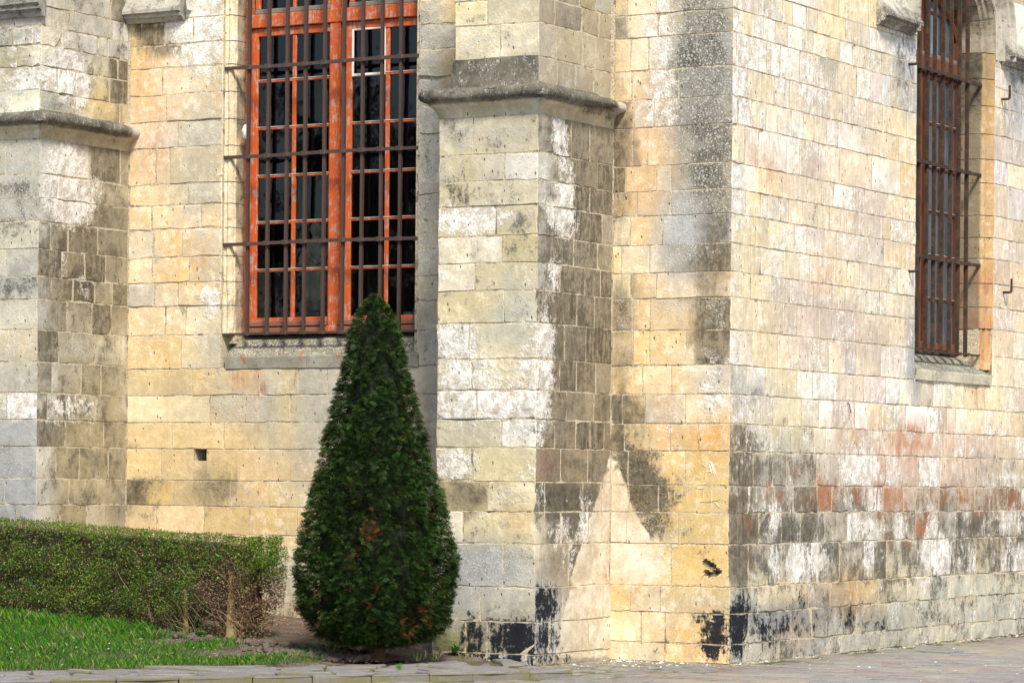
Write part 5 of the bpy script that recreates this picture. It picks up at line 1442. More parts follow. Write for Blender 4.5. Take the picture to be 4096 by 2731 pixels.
def scratches(name, lines, face, wid, c_, parent, label):
    mt = simple(name + '_dust', c_, .95, .3, 60)
    for L in lines:
        mb = MB()
        for (s0, z0), (s1, z1) in zip(L, L[1:]):
            d = math.hypot(s1 - s0, z1 - z0); nx_, nz_ = -(z1 - z0) / d, (s1 - s0) / d; n = max(2, int(d / .03)); V = []
            for k in range(n + 1):
                t = k / n; w_ = wid * random.uniform(.25, 1.1) * (.3 if k in (0, n) else 1); s, z = s0 + (s1 - s0) * t + random.gauss(0, .0012), z0 + (z1 - z0) * t + random.gauss(0, .0012)
                V += [world(face, s - nx_ * w_, z - nz_ * w_, -.006), world(face, s, z, .0042), world(face, s + nx_ * w_, z + nz_ * w_, -.006)]
            mb.add(V, [q for k in range(n) for q in ((k * 3, k * 3 + 3, k * 3 + 4, k * 3 + 1), (k * 3 + 1, k * 3 + 4, k * 3 + 5, k * 3 + 2))])
        o_ = mb.build(name, mt, parent); o_['label'] = label
scratches('scratched_stroke', SCRATCH, 'F2', .0034, (.74, .66, .48), front_wall, 'stroke of the pale letters and cross scratched into yellow stones near the corner')
scratches('scraped_arrow_stroke', SCRATCH_WIDE, 'F2', .0085, (.78, .74, .66), front_wall, 'stroke of a white arrow shaped scrape on a yellow stone near the corner')
scratches('carved_stroke', CARVED, 'B2f', .0022, (.72, .64, .46), buttress2, 'stroke of a short name carved in a smooth stone of the middle buttress')
# ------------------------------------------------------------------ statue and box behind the glass
def lathe(mb, cxy, prof, n=28, fold=0., seed=0):
    cx_, cy_ = cxy; L = len(prof); V = []
    for (z, rx, ry, ox, oy, fo) in prof:
        for k in range(n):
            a = 2 * math.pi * k / n; r = 1 + fo * .09 * math.sin(a * 7 + z * 5 + seed) + fo * .06 * math.sin(a * 13 - z * 9)
            V.append((cx_ + ox + rx * r * math.cos(a), cy_ + oy + ry * r * math.sin(a), z))
    F = [(i * n + k, i * n + (k + 1) % n, (i + 1) * n + (k + 1) % n, (i + 1) * n + k) for i in range(L - 1) for k in range(n)] + [tuple(range(n))[::-1], tuple(range((L - 1) * n, L * n))]
    return mb.add(V, F)
STAT = simple('painted_plaster_figure', (.74, .66, .48), .7, .3, 12)
st = empty('statue', (-4.86, .72, 3.0), 'robed statue standing on a block behind the left casement', 'statue')
mb = MB(); lathe(mb, (-4.86, .72), [(3.33, .12, .10, 0, 0, 1), (3.40, .125, .105, 0, 0, 1.2), (3.55, .115, .095, 0, 0, 1.3), (3.68, .10, .085, .0, 0, 1.1), (3.76, .095, .08, 0, 0, .8), (3.84, .115, .08, 0, 0, .6), (3.895, .12, .075, 0, 0, .4), (3.925, .085, .06, 0, 0, .2), (3.945, .04, .04, 0, 0, 0),
    (3.965, .034, .036, 0, 0, 0), (3.985, .044, .05, 0, 0, 0), (4.01, .052, .06, 0, -.004, 0), (4.04, .054, .064, 0, -.004, 0), (4.075, .048, .056, 0, 0, 0), (4.10, .03, .036, 0, .004, 0), (4.108, .01, .012, 0, .005, 0)])
mb.tube([(-4.965, .72, 3.86), (-4.985, .66, 3.74), (-4.95, .60, 3.70), (-4.89, .585, 3.755)], [.036, .034, .028, .018], 8); mb.tube([(-4.755, .72, 3.86), (-4.735, .66, 3.74), (-4.77, .60, 3.70), (-4.83, .585, 3.755)], [.036, .034, .028, .018], 8)
mb.tube([(-4.89, .585, 3.755), (-4.862, .58, 3.83)], [.016, .008], 6); mb.tube([(-4.83, .585, 3.755), (-4.858, .58, 3.83)], [.016, .008], 6)
part_of(st, mb.build('figure', STAT, None, True))
mb = MB(); mb.bevbox((-5.0, .58, 2.95), (-4.72, .86, 3.22), .01).bevbox((-4.985, .60, 3.22), (-4.735, .84, 3.33), .012)
part_of(st, mb.build('pedestal', simple('pedestal_stone', (.40, .37, .29), .9, .2, 20)))
MB().bevbox((-5.37, .36, 2.86), (-3.29, .95, 2.95), .01).build('inner_sill', simple('old_oak_sill', (.16, .12, .08), .8, .3, 20), church)
bx = empty('white_tub', (-3.61, .50, 2.95), 'small white tub with a wire handle inside the right casement', 'tub')
mb = MB(); lathe(mb, (-3.64, .50), [(2.951, .055, .05, 0, 0, 0), (3.19, .065, .06, 0, 0, 0), (3.192, .055, .05, 0, 0, 0), (3.0, .05, .045, 0, 0, 0)], 16); part_of(bx, mb.build('tub', simple('white_plastic', (.72, .74, .74), .5, .05)))
mb = MB().tube([(-3.58, .46, 3.18), (-3.56, .44, 3.215), (-3.50, .43, 3.225), (-3.45, .44, 3.20), (-3.44, .45, 3.17)], .006, 5); part_of(bx, mb.build('handle', WHITE))

# ------------------------------------------------------------------ paving
def inside(pts, x, y):
    r = False
    for i in range(len(pts)):
        x0, y0 = pts[i]; x1, y1 = pts[(i + 1) % len(pts)]
        if (y0 > y) != (y1 > y) and x < (x1 - x0) * (y - y0) / (y1 - y0) + x0: r = not r
    return r
PV = NT('worn_paver'); P_ = PV.pos(); oi = PV.n('ShaderNodeObjectInfo').outputs['Random']; n1 = PV.noise(P_, 9, 5); n2 = PV.noise(P_, 120, 4); n3 = PV.noise(P_, 1.3, 3)
c_ = PV.mix(PV.mr(oi, .0, 1.), (.235, .19, .185), (.27, .26, .215)); c_ = PV.mix(PV.ma('MULTIPLY', PV.mr(PV.ma('FRACT', PV.ma('MULTIPLY', oi, 7.31)), .55, .6), .7), c_, (.21, .215, .22)); c_ = PV.mix(PV.ma('MULTIPLY', PV.mr(PV.ma('FRACT', PV.ma('MULTIPLY', oi, 13.7)), .8, .84), .6), c_, (.31, .26, .18))
c_ = PV.mix(1., c_, PV.ma('ADD', PV.ma('MULTIPLY', PV.ma('ADD', n1, n2), .7), .3), 'MULTIPLY')
x_, y_, z_ = PV.sep(P_)
near = PV.mr(PV.ma('ADD', PV.ma('MULTIPLY', x_, -1), PV.ma('MULTIPLY', PV.ma('SUBTRACT', n3, .5), 1.6)), -1.1, -.1)
mossf = PV.ma('MULTIPLY', near, PV.mr(PV.ma('ADD', n1, PV.ma('MULTIPLY', n2, .4)), .66, .82))
c_ = PV.mix(PV.ma('MULTIPLY', mossf, .75), c_, (.10, .095, .03)); dirt = PV.mr(PV.noise(P_, 4, 6, .7), .52, .7)
c_ = PV.mix(PV.ma('MULTIPLY', dirt, .35), c_, (.12, .105, .09)); PV.col(c_); PV.b.inputs['Roughness'].default_value = .75; PV.bump(PV.ma('ADD', n1, PV.ma('MULTIPLY', n2, .5)), .006, .6); PV = PV.m
JT = NT('paving_joint_soil'); P_ = JT.pos(); n1 = JT.noise(P_, 6, 5); JT.col(JT.mix(JT.mr(n1, .45, .6), (.085, .07, .05), (.095, .10, .035))); JT.bump(JT.noise(P_, 60, 4), .01); JT = JT.m
GP = NT('far_paving'); P_ = GP.pos(); br = GP.n('ShaderNodeTexBrick'); GP.put(br.inputs['Vector'], P_); br.inputs['Scale'].default_value = 1.; br.inputs['Brick Width'].default_value = .34; br.inputs['Row Height'].default_value = .26; br.inputs['Mortar Size'].default_value = .006
br.inputs['Color1'].default_value = (.235, .19, .185, 1); br.inputs['Color2'].default_value = (.27, .26, .22, 1); br.inputs['Mortar'].default_value = (.085, .075, .05, 1); GP.col(br.outputs[0]); GP = GP.m
gp = MB().add([(-500, -500, -.0205), (500, -500, -.0205), (500, 500, -.0205), (-500, 500, -.0205)], [(0, 1, 2, 3)]).build('ground', GP); tag(gp, kind='structure')
PAVED = [(-1.75, -1.1), (-.30, -2.32)] + [(x + .03, y - .03) for x, y in KF[1:]] + [(-4.4, -9.), (4.6, -9.), (4.6, 8.4), (-.02, 8.4), (-.02, .02), (-1.3, .02)]
pv = MB(); VV = [(x, y, -.016) for x, y in PAVED]; pv.add(VV, [tuple(range(len(VV)))]); pave = pv.build('pavement', JT); tag(pave, kind='structure')
VIEW = [(-1.5, -1.3), (-.3, -2.4), (-1.0, -3.45), (-2.6, -5.9), (-3.6, -7.1), (3.4, -.6), (3.2, 8.0), (-.02, 8.0), (-.02, 0), (-1.2, 0.)]
ROWH = .262; rest = MB(); npv = 0
for iy in range(-32, 33):
    y0 = iy * ROWH; x = -4.6 + random.uniform(0, .4)
    while x < 4.4:
        L = random.choice((.26, .32, .34, .38, .46)); x1 = x + L; g = .006
        cxm, cym = (x + x1) / 2, y0 + ROWH / 2
        corners = [(x + g, y0 + g), (x1 - g, y0 + g), (x1 - g, y0 + ROWH - g), (x + g, y0 + ROWH - g)]
        if all(inside(PAVED, *q) for q in corners):
            t_ = [random.gauss(0, .0035) for _ in range(4)]; zt = random.gauss(0, .003); V = []
            jit = lambda: random.gauss(0, .004)
            top = [(a + (.01 if i in (0, 3) else -.01) + jit(), b + (.01 if i < 2 else -.01) + jit()) for i, (a, b) in enumerate(corners)]
            V = [(a, b, -.03) for a, b in corners] + [(a, b, -.006 + zt + t_[i]) for i, (a, b) in enumerate(corners)] + [(a, b, zt + t_[i]) for i, (a, b) in enumerate(top)] + [(cxm, cym, zt + .003)]
            F = [(0, 1, 5, 4), (1, 2, 6, 5), (2, 3, 7, 6), (3, 0, 4, 7), (4, 5, 9, 8), (5, 6, 10, 9), (6, 7, 11, 10), (7, 4, 8, 11), (8, 9, 12), (9, 10, 12), (10, 11, 12), (11, 8, 12)]
            if inside(VIEW, cxm, cym) and npv < 300: link('paving_stone', mesh('paving_stone', V, F), PV, pave); npv += 1
            else: rest.add(V, F)
        x = x1
r_ = rest.build('paving_stone', PV, pave); r_['kind'] = 'stuff'
# manhole at the very bottom edge of the view
dr = empty('manhole_cover', (1.0, -3.12, .004), 'round rusty manhole cover set in the paving', 'manhole cover')
mb = MB(); lathe(mb, (1.0, -3.12), [(-.01, .17, .17, 0, 0, 0), (.008, .17, .17, 0, 0, 0), (.012, .16, .16, 0, 0, 0)], 28)
part_of(dr, mb.build('lid', simple('brown_iron', (.12, .075, .06), .8, .4, 30)))
mb = MB()
for i in range(-4, 5):
    for j in range(-4, 5):
        if i * i + j * j < 15: mb.bevbox((1.0 + i * .035 - .011, -3.12 + j * .035 - .011, .012), (1.0 + i * .035 + .011, -3.12 + j * .035 + .011, .017), .003)
part_of(dr, mb.build('stud', simple('brown_iron_studs', (.14, .09, .07), .8, .4, 30))); 

# ------------------------------------------------------------------ kerbed strip of sandstone flags
FS = NT('sandstone_flag'); P_ = FS.pos(); oi = FS.n('ShaderNodeObjectInfo').outputs['Random']; n1 = FS.noise(P_, 6, 6, .65); n2 = FS.noise(P_, 60, 4); x_, y_, z_ = FS.sep(P_); nrm = FS.sep(FS.n('ShaderNodeNewGeometry').outputs['Normal'])
c_ = FS.mix(oi, (.165, .148, .14), (.18, .178, .178)); c_ = FS.mix(FS.mr(n1, .42, .68), c_, (.225, .207, .195)); c_ = FS.mix(1., c_, FS.ma('ADD', FS.ma('MULTIPLY', n2, .8), .6), 'MULTIPLY')
sd_ = FS.mr(nrm[2], .75, .3); c_ = FS.mix(FS.ma('MULTIPLY', sd_, FS.mr(n1, .35, .6)), c_, (.16, .145, .075)); lw_ = FS.mr(FS.noise(P_, 14, 5, .7), .64, .7)
c_ = FS.mix(FS.ma('MULTIPLY', lw_, .5), c_, (.13, .115, .09)); FS.col(c_); FS.bump(FS.ma('ADD', n1, FS.ma('MULTIPLY', n2, .4)), .012, .7); FS = FS.m
strip = KF + KB[::-1]
VV = [(x, y, KH - .016) for x, y in KF] + [(x, y, KH - .016) for x, y in KB[::-1]]; n_ = len(VV)
mb = MB(); mb.add(VV, [tuple(range(n_))]); path = mb.build('path', JT); tag(path, kind='structure')
def curve_pt(t): # front and back edges by fraction
    def along(P, f):
        d = [0]; 
        for a, b in zip(P, P[1:]): d.append(d[-1] + math.hypot(b[0] - a[0], b[1] - a[1]))
        q = f * d[-1]
        for i in range(len(P) - 1):
            if q <= d[i + 1] or i == len(P) - 2:
                k = (q - d[i]) / (d[i + 1] - d[i]); return (P[i][0] + (P[i + 1][0] - P[i][0]) * k, P[i][1] + (P[i + 1][1] - P[i][1]) * k)
    return along(KF, t), along(KB[:], t)
def on_strip(t, w_):
    a, b = curve_pt(t); return (a[0] + (b[0] - a[0]) * w_, a[1] + (b[1] - a[1]) * w_)
def slab(pts, ztop, name, thick=.09, rag=.022):
    n = len(pts); cxm = sum(p[0] for p in pts) / n; cym = sum(p[1] for p in pts) / n; P = []
    for i in range(n):
        a, b = pts[i], pts[(i + 1) % n]
        for k in (0, .33, .66):
            x, y = a[0] + (b[0] - a[0]) * k, a[1] + (b[1] - a[1]) * k; q = random.gauss(0, rag) if k else random.gauss(0, rag * .5); d = math.hypot(cxm - x, cym - y)
            P.append((x + (cxm - x) / d * abs(q), y + (cym - y) / d * abs(q)))
    m_ = len(P); tl = (random.gauss(0, .022), random.gauss(0, .022)); V = []
    for (k, dz, sh) in ((0, -thick, 0.), (1, -.016, 0.0), (2, -.004, .008), (3, .0, .03)):
        for (x, y) in P:
            d = math.hypot(cxm - x, cym - y); s_ = sh / d
            X, Y = x + (cxm - x) * s_, y + (cym - y) * s_; V.append((X, Y, ztop + dz + (tl[0] * (X - cxm) + tl[1] * (Y - cym) if k else 0) + (random.gauss(0, .002) if k else 0)))
    V.append((cxm, cym, ztop + .002)); F = []
    for k in range(3):
        for i in range(m_): F.append((k * m_ + i, k * m_ + (i + 1) % m_, (k + 1) * m_ + (i + 1) % m_, (k + 1) * m_ + i))
    F += [(3 * m_ + i, 3 * m_ + (i + 1) % m_, 4 * m_) for i in range(m_)]
    return mesh(name, V, F)
bands = [(0., .15, 'kerb_stone'), (.15, .35, 'flagstone'), (.35, .57, 'flagstone'), (.57, .79, 'flagstone'), (.79, 1.0, 'flagstone')]
wj_last = {}; wj_top = {}
for bi, (w0, w1, nm) in enumerate(bands):
    t = 0.
    skew0 = 0
    while t < 1:
        dt = random.uniform(.05, .09) if bi == 0 else random.uniform(.032, .08); t1 = min(1, t + dt)
        if 1 - t1 < .04: t1 = 1
        sk = random.gauss(0, .018 if bi == 0 else .035) if t1 < 1 else 0
        wj = [random.gauss(0, .04 if q > .2 else .015) if 0 < q < 1 else 0 for q in (w0, w0, w1, w1)]; wj[0] = wj_last.get(bi, wj[0]); wj[3] = wj_top.get(bi, wj[3]); wj_last[bi] = wj[1]; wj_top[bi] = wj[2]
        pts = [on_strip(t + skew0 * 0, w0 + wj[0]), on_strip(t1, w0 + wj[1]), on_strip(min(1, t1 + sk), w1 + wj[2]), on_strip(max(0, min(1, t + skew0)), w1 + wj[3])]
        g = .003 if bi == 0 else .008; cxm = sum(p[0] for p in pts) / 4; cym = sum(p[1] for p in pts) / 4
        pts = [(x + (cxm - x) * g / math.hypot(cxm - x, cym - y), y + (cym - y) * g / math.hypot(cxm - x, cym - y)) for x, y in pts]
        ar = sum(pts[i][0] * pts[(i + 1) % 4][1] - pts[(i + 1) % 4][0] * pts[i][1] for i in range(4))
        if ar < 0: pts = pts[::-1]
        link(nm, slab(pts, KH + random.gauss(0, .007) - (.012 if bi == 4 else 0), nm, rag=.006 if bi == 0 else .022), FS, path); t = t1; skew0 = sk

# ------------------------------------------------------------------ garden soil, lawn
SOIL = NT('dry_soil'); P_ = SOIL.pos(); n1 = SOIL.noise(P_, 5, 6, .65); n2 = SOIL.noise(P_, 50, 5, .7); x_, y_, z_ = SOIL.sep(P_)
SOIL.col(SOIL.mix(SOIL.mr(n1, .4, .65), (.12, .09, .068), (.20, .16, .13))); SOIL.bump(SOIL.ma('ADD', n1, n2), .03, .9); SOIL = SOIL.m
V = []; F = []; nu, nv = 60, 40
for j in range(nv + 1):
    for i in range(nu + 1):
        t = i / nu; b = curve_pt(t)[1]; u = j / nv
        wall = (-1.9 - 7.6 * t, .02)
        x = b[0] + (wall[0] - b[0]) * u; y = b[1] + (wall[1] - b[1]) * u
        V.append((x, y, gz(x, y) - (.03 if j == 0 else 0.012)))
for j in range(nv):
    for i in range(nu): F.append((j * (nu + 1) + i, (j + 1) * (nu + 1) + i, (j + 1) * (nu + 1) + i + 1, j * (nu + 1) + i + 1)[::-1])
soil = link('garden_ground', mesh('garden_ground', V, F), SOIL, None, True); tag(soil, kind='structure')

def leafmat(name, spec=.4, rough=.5, trans=.25):
    t = NT(name); a = t.attr('tint'); t.col(a.outputs['Color']); t.b.inputs['Roughness'].default_value = rough; t.b.inputs['Specular IOR Level'].default_value = spec
    tl = t.n('ShaderNodeBsdfTranslucent'); t.put(tl.inputs[0], a.outputs['Color']); mx = t.n('ShaderNodeMixShader'); mx.inputs[0].default_value = trans
    t.t.links.new(t.b.outputs[0], mx.inputs[1]); t.t.links.new(tl.outputs[0], mx.inputs[2]); t.t.links.new(mx.outputs[0], t.out.inputs[0]); return t.m
LEAF = leafmat('leaf', .15, .55); NEEDLE = leafmat('needle', .12, .55, .12); GRASS = leafmat('grass_blade', .12, .6, .3)
def fnoise(x, y, k): return mnoise.noise(Vector((x * k, y * k, 3.3)))
def grass_density(x, y):
    t_ = behind(x, y)
    if t_ < .02: return 0
    d = 1.
    if y > -2.12 and -7.7 < x < -3.6: return .04
    if y > -2.25 + .1 * fnoise(x, y, 3): d *= .25 if x > -4.6 else 1.
    if t_ > .62 and x > -3.75: d *= max(.0, 1 - (x + 3.75) / .35)
    if x > -3.0: d *= max(0, 1 - (x + 2.75) / .4) if x > -2.75 else 1
    if x > -4.3 and t_ > 1.55: d *= .12
    d *= .55 + .9 * max(0, min(1, .5 + fnoise(x, y, 2.6))) 
    return d
V = []; COLS = []
cnt = 0
while cnt < 62000:
    x = random.uniform(-7.6, -2.3); y = random.uniform(-6.2, -1.6)
    if y < -.55 * (-x) - 2.9 and False: continue
    d = grass_density(x, y)
    if d <= 0 or random.random() > d: continue
    cnt += 1; z = gz(x, y) - .012; h = random.uniform(.018, .045) * random.choice((.7, 1, 1, 1.2, 1.7)) * (1.5 if y > -2.6 and x < -4.2 else 1) * (.7 + .5 * max(0, .5 + fnoise(x, y, 1.9))); a = random.uniform(0, 6.283); ln = random.uniform(.2, .9) * h; wv = random.uniform(.0016, .003); ca, sa = math.cos(a), math.sin(a)
    mx_, my_ = x + ca * ln * .4, y + sa * ln * .4; V += [(x - sa * wv, y + ca * wv, z), (x + sa * wv, y - ca * wv, z), (mx_ + sa * wv * .8, my_ - ca * wv * .8, z + h * .65), (x + ca * ln, y + sa * ln, z + h)]
    k = random.random(); tone = fnoise(x + 20, y, 1.1)
    if k < .09: c = random.choice(((.30, .25, .09), (.22, .15, .07), (.36, .32, .15)))
    elif k < .3: c = (.12, .27, .022)
    elif k < .5: c = (.035, .115, .018)
    else: c = (.055 + .02 * tone, .175 + .05 * tone, .016)
    j = random.uniform(.75, 1.25); COLS.append([q * j for q in c])
gr = quads('grass', V, 0, COLS, GRASS); tag(gr, 'bright green lawn of short rough grass', 'lawn', kind='stuff')
# ------------------------------------------------------------------ clods of dug soil along the hedge and by the yew
mb = MB(); k = 0
def clod(mb, loc, r, seed):
    bmv = bmesh.new(); bmesh.ops.create_icosphere(bmv, subdivisions=2, radius=1)
    V = [Vector(loc) + Vector((v.co.x, v.co.y, v.co.z * .75)) * r * (1 + .7 * mnoise.noise(v.co * 1.4 + Vector((seed, 0, seed))) + .2 * mnoise.noise(v.co * 4 + Vector((seed, 0, seed)))) for v in bmv.verts]; bmv.verts.index_update()
    mb.add(V, [[v.index for v in f.verts] for f in bmv.faces]); bmv.free()
for _ in range(620):
    if random.random() < .55: x, y = random.gauss(-2.75, .26), random.gauss(-2.45, .16); r = random.choice((.01, .015, .022, .04)) * random.uniform(.7, 1.2)
    elif random.random() < .5: x = random.uniform(-4.6, -3.3); y = random.gauss(-2.28, .05); r = random.uniform(.012, .045)
    else: x, y = random.gauss(-2.35, .22), random.gauss(-2.62, .1); r = random.uniform(.01, .05)
    if behind(x, y) < .0: continue
    clod(mb, (x, y, gz(x, y)), r, random.random() * 50)
cl = mb.build('soil_clods', SOIL, None, True); tag(cl, 'loose clods of dry brown soil dug up between hedge and yew', 'soil', kind='stuff')

# ------------------------------------------------------------------ yew
yx, yy = -2.165, -2.36; yz = gz(yx, yy)
yew = empty('yew_tree', (yx, yy, yz), 'clipped dark green yew cone with a few red dead sprays', 'tree')
PROFILE = [(.20, .32), (.27, .50), (.38, .61), (.52, .665), (.80, .69), (1.13, .655), (1.42, .59), (1.72, .50), (2.16, .395), (2.53, .295), (2.85, .225), (3.02, .165), (3.13, .08), (3.18, .01)]
PZ = [p[0] for p in PROFILE]; PR = [p[1] for p in PROFILE]
def yr(z): return float(np.interp(z, PZ, PR))
def ycx(z): return yx + .012 - .06 * (z / 3.2)
BARK = simple('yew_bark', (.13, .075, .05), .9, .4, 40)
mb = MB(); mb.tube([(yx, yy, yz - .05), (yx + .01, yy, yz + .1), (yx - .01, yy, .6), (yx - .02, yy, 2.2)], [.085, .06, .05, .015], 9); part_of(yew, mb.build('trunk', BARK)); mb = MB()
for k in range(70):
    z = random.uniform(.18, 2.6); a = random.uniform(0, 6.283); r = yr(z + .1) * random.uniform(.75, .95)
    mb.tube([(yx, yy, z - .05), (yx + math.cos(a) * r * .5, yy + math.sin(a) * r * .5, z + .03), (yx + math.cos(a) * r, yy + math.sin(a) * r, z + .12)], [.012, .008, .003], 4, False)
for k in range(26):
    a = random.uniform(0, 6.283); r = random.uniform(.2, .5); mb.tube([(yx, yy, yz + .1), (yx + math.cos(a) * r * .6, yy + math.sin(a) * r * .6, .2), (yx + math.cos(a) * r, yy + math.sin(a) * r, .19 + random.uniform(-.05, .1))], [.008, .005, .002], 4, False)
part_of(yew, mb.build('branches', BARK))['kind'] = 'stuff'
DEAD = [(-.03, 1.17, .09, .10), (-.11, 1.02, .06, .05), (-.2, .93, .05, .03), (.05, .70, .035, .04), (.36, .43, .13, .06), (.28, .33, .08, .05), (.43, .52, .06, .05), (.55, .72, .03, .03), (-.02, 1.33, .04, .05), (-.05, .55, .04, .03)]     # (sideways, height, half sizes) seen from the square
def spray(V, COLS, p, d, L, n, tone, dead, flatn):
    """flat yew spray: two rows of needles along an axis"""
    side = d.cross(flatn).normalized(); pale = random.choice((.8, .9, 1., 1.1, 1.9))
    for k in range(n):
        t = (k + .5) / n; c = p + d * (L * t) + Vector((0, 0, -.25 * L * t * t)); sg = 1 if k % 2 else -1; nl = random.uniform(.020, .031) * (1 - .35 * t)
        nd = (side * sg * random.uniform(.75, 1.1) + d * random.uniform(.35, .8) + flatn * random.uniform(-.15, .3)).normalized(); wv = flatn.cross(nd).normalized() * random.uniform(.0021, .0031)
        V += [c, c + nd * nl * .5 + wv, c + nd * nl, c + nd * nl * .5 - wv]; j = random.uniform(.75, 1.25)
        if dead: cc = (.20 * j, .060 * j, .025)
        else:
            tip = max(0, t - .55) * tone; j *= pale; cc = ((.017 + .075 * tip) * j, (.042 + .075 * tip) * j, (.0085 + .010 * tip) * j)
        COLS.append(cc)
V = []; COLS = []
NS = 34000
for i in range(NS):
    z = .2 + (3.0) * (1 - math.sqrt(1 - random.random() * .985)); 
    z = random.choices([z, random.uniform(.22, 3.17)], [.6, .4])[0]
    a = random.uniform(0, 6.283)
    lump = 1 + .045 * mnoise.noise(Vector((math.cos(a) * 2.2, math.sin(a) * 2.2, z * 2.6))) + .05 * mnoise.noise(Vector((math.cos(a) * 6, math.sin(a) * 6, z * 7)))
    gap = mnoise.noise(Vector((math.cos(a) * 4 + 7, math.sin(a) * 4, z * 4.2)))
    depth = abs(random.gauss(0, .04)) + random.choice((0, 0, random.uniform(0, .2)))
    if gap < -.22: depth += .11
    r = max(.0, yr(z) * lump - depth); p = Vector((ycx(z) + math.cos(a) * r, yy + math.sin(a) * r, z))
    slope = .25 + .5 * max(0, z - 2.7); out = Vector((math.cos(a), math.sin(a), 0))
    if z < .42: slope -= .6 * (0.42 - z) / .2
    d = (out * random.uniform(.6, 1.) + Vector((random.gauss(0, .45), random.gauss(0, .45), slope + random.gauss(0, .35)))).normalized()
    L = random.uniform(.042, .078) * (1.5 if random.random() < .02 else 1) * (1.25 if z < .5 else 1.); fn = (Vector((0, 0, 1)) * .8 + out * .5 + Vector((random.gauss(0, .3), random.gauss(0, .3), 0))); fn = (fn - d * fn.dot(d)).normalized()
    dead = False
    lat = (p.x - ycx(z)) * .866 + (p.y - yy) * .5
    if (p.x - ycx(z)) * .5 - (p.y - yy) * .866 > 0:
        for (dx, dz, rx_, rz_) in DEAD:
            if ((lat - dx) / rx_) ** 2 + ((z - dz) / rz_) ** 2 < 1 and random.random() < .4: dead = True
    if random.random() < .004: dead = True
    spray(V, COLS, p - d * L * .55, d, L, 15, random.choice((.2, .4, .8, 1.3)), dead, fn)
part_of(yew, quads('crown', V, 0, COLS, NEEDLE))['kind'] = 'stuff'
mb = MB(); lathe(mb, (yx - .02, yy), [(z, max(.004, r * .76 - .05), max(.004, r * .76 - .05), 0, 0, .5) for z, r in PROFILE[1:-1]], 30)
part_of(yew, mb.build('inner_twigs', simple('dark_twig_mass', (.018, .022, .012), .95, .6, 40, bumpd=.02)))  # solid core in the inner twigs' own dark brown-green

# ------------------------------------------------------------------ box hedge
HX0, HX1, HY0, HY1 = -8.2, -3.63, -2.22, -1.62
def htop(x): return 1.085 + (-3.68 - x) * .047
def hbot(x): return gz(x, -2.2) - .02
hedge = empty('hedge', (-5.6, -1.92, gz(-5.6, -1.92)), 'clipped box hedge, browned and bare at its right end', 'hedge')
V = []; COLS = []; cnt = 0
def hcol(x, z, face):
    h = (z - hbot(x)) / (htop(x) - hbot(x)); n1 = fnoise(x * 1.3, z * 1.3, 3.0); n2 = fnoise(x + 40, z, 9)
    dead = .10 + .10 * n1
    dead += .80 * max(0, 1 - ((x + 3.83) / .40) ** 2 - ((h - .38) / .42) ** 2 ) * 1.2
    dead += .35 * max(0, 1 - h / .22) + .2 * max(0, n1) + .4 * max(0, 1 - ((x + 4.65) / .22) ** 2 - ((h - .12) / .16) ** 2)
    if face == 'top': dead = .38
    k = random.random()
    if k < dead:
        c = random.choice(((.27, .19, .12), (.20, .125, .075), (.33, .26, .17), (.16, .09, .05)))
        if x > -4.3 and h < .75: c = random.choice(((.26, .16, .11), (.20, .12, .08), (.30, .20, .14)))
    elif k < dead + .035: c = (.42, .25, .05)
    elif k < dead + .12: c = (.33, .28, .13)
    else:
        y_ = max(0, .5 + fnoise(x, z + 9, 2.2)); c = (.085 + .13 * y_ * random.random(), .18 + .10 * y_, .016) if random.random() < .82 else (.05, .15, .04)
    j = random.uniform(.7, 1.25); return [q * j for q in c]
while cnt < 88000:
    q = random.random()
    if q < .68: face = 'front'; x = random.uniform(HX0, HX1); z = random.uniform(0, 1); y = HY0; nrm_ = Vector((0, -1, 0))
    elif q < .87: face = 'end'; x = HX1; y = random.uniform(HY0, HY1); z = random.uniform(0, 1); nrm_ = Vector((1, 0, 0))
    else: face = 'top'; x = random.uniform(HX0, HX1); y = random.uniform(HY0, HY1); z = 1.; nrm_ = Vector((0, 0, 1))
    lo, hi = hbot(x) - .0, htop(x); 
    zz = lo + (hi - lo) * z
    bul = .05 * mnoise.noise(Vector((x * 2.2, y * 2.2, zz * 2.4))) + .03 * mnoise.noise(Vector((x * 7, y * 7, zz * 7)))
    if face != 'top': bul -= .07 * max(0, 1 - (zz - lo) / .2); bul += .03 * math.sin(min(1, (zz - lo) / (hi - lo)) * math.pi)
    if face == 'end': bul += .07 * max(0, 1 - abs((zz - lo) / (hi - lo) - .8) / .3) - .07 * max(0, 1 - (zz - lo) / .5)
    thin = (x > -4.35 and (zz - lo) < .30) or (zz - lo) < .05
    depth = abs(random.gauss(0, .035)) + (random.uniform(0, .14) if thin else random.choice((0, 0, .05)))
    if thin and random.random() < .2: continue
    if face != 'top' and mnoise.noise(Vector((x * 5.5, y * 5.5 + 3, zz * 6.5))) < -.12 and random.random() < .8: depth += .09
    rnd_ = .025 if face == 'top' else 0
    p = Vector((x, y, zz)) + nrm_ * (bul - depth - rnd_); cnt += 1
    s_ = random.uniform(.006, .0118); d = (nrm_ * random.uniform(.1, .9) + Vector((random.gauss(0, .6), random.gauss(0, .6), random.gauss(.2, .6)))).normalized(); sd_ = d.cross(Vector((random.gauss(0, 1), random.gauss(0, 1), random.gauss(0, 1)))).normalized()
    V += [p, p + d * s_ + sd_ * s_ * .55, p + d * s_ * 2, p + d * s_ - sd_ * s_ * .55]; COLS.append(hcol(p.x, zz, face))
part_of(hedge, quads('foliage', V, 0, COLS, LEAF))['kind'] = 'stuff'
TWIG = simple('box_twig', (.24, .165, .10), .9, .35, 40); mb = MB()
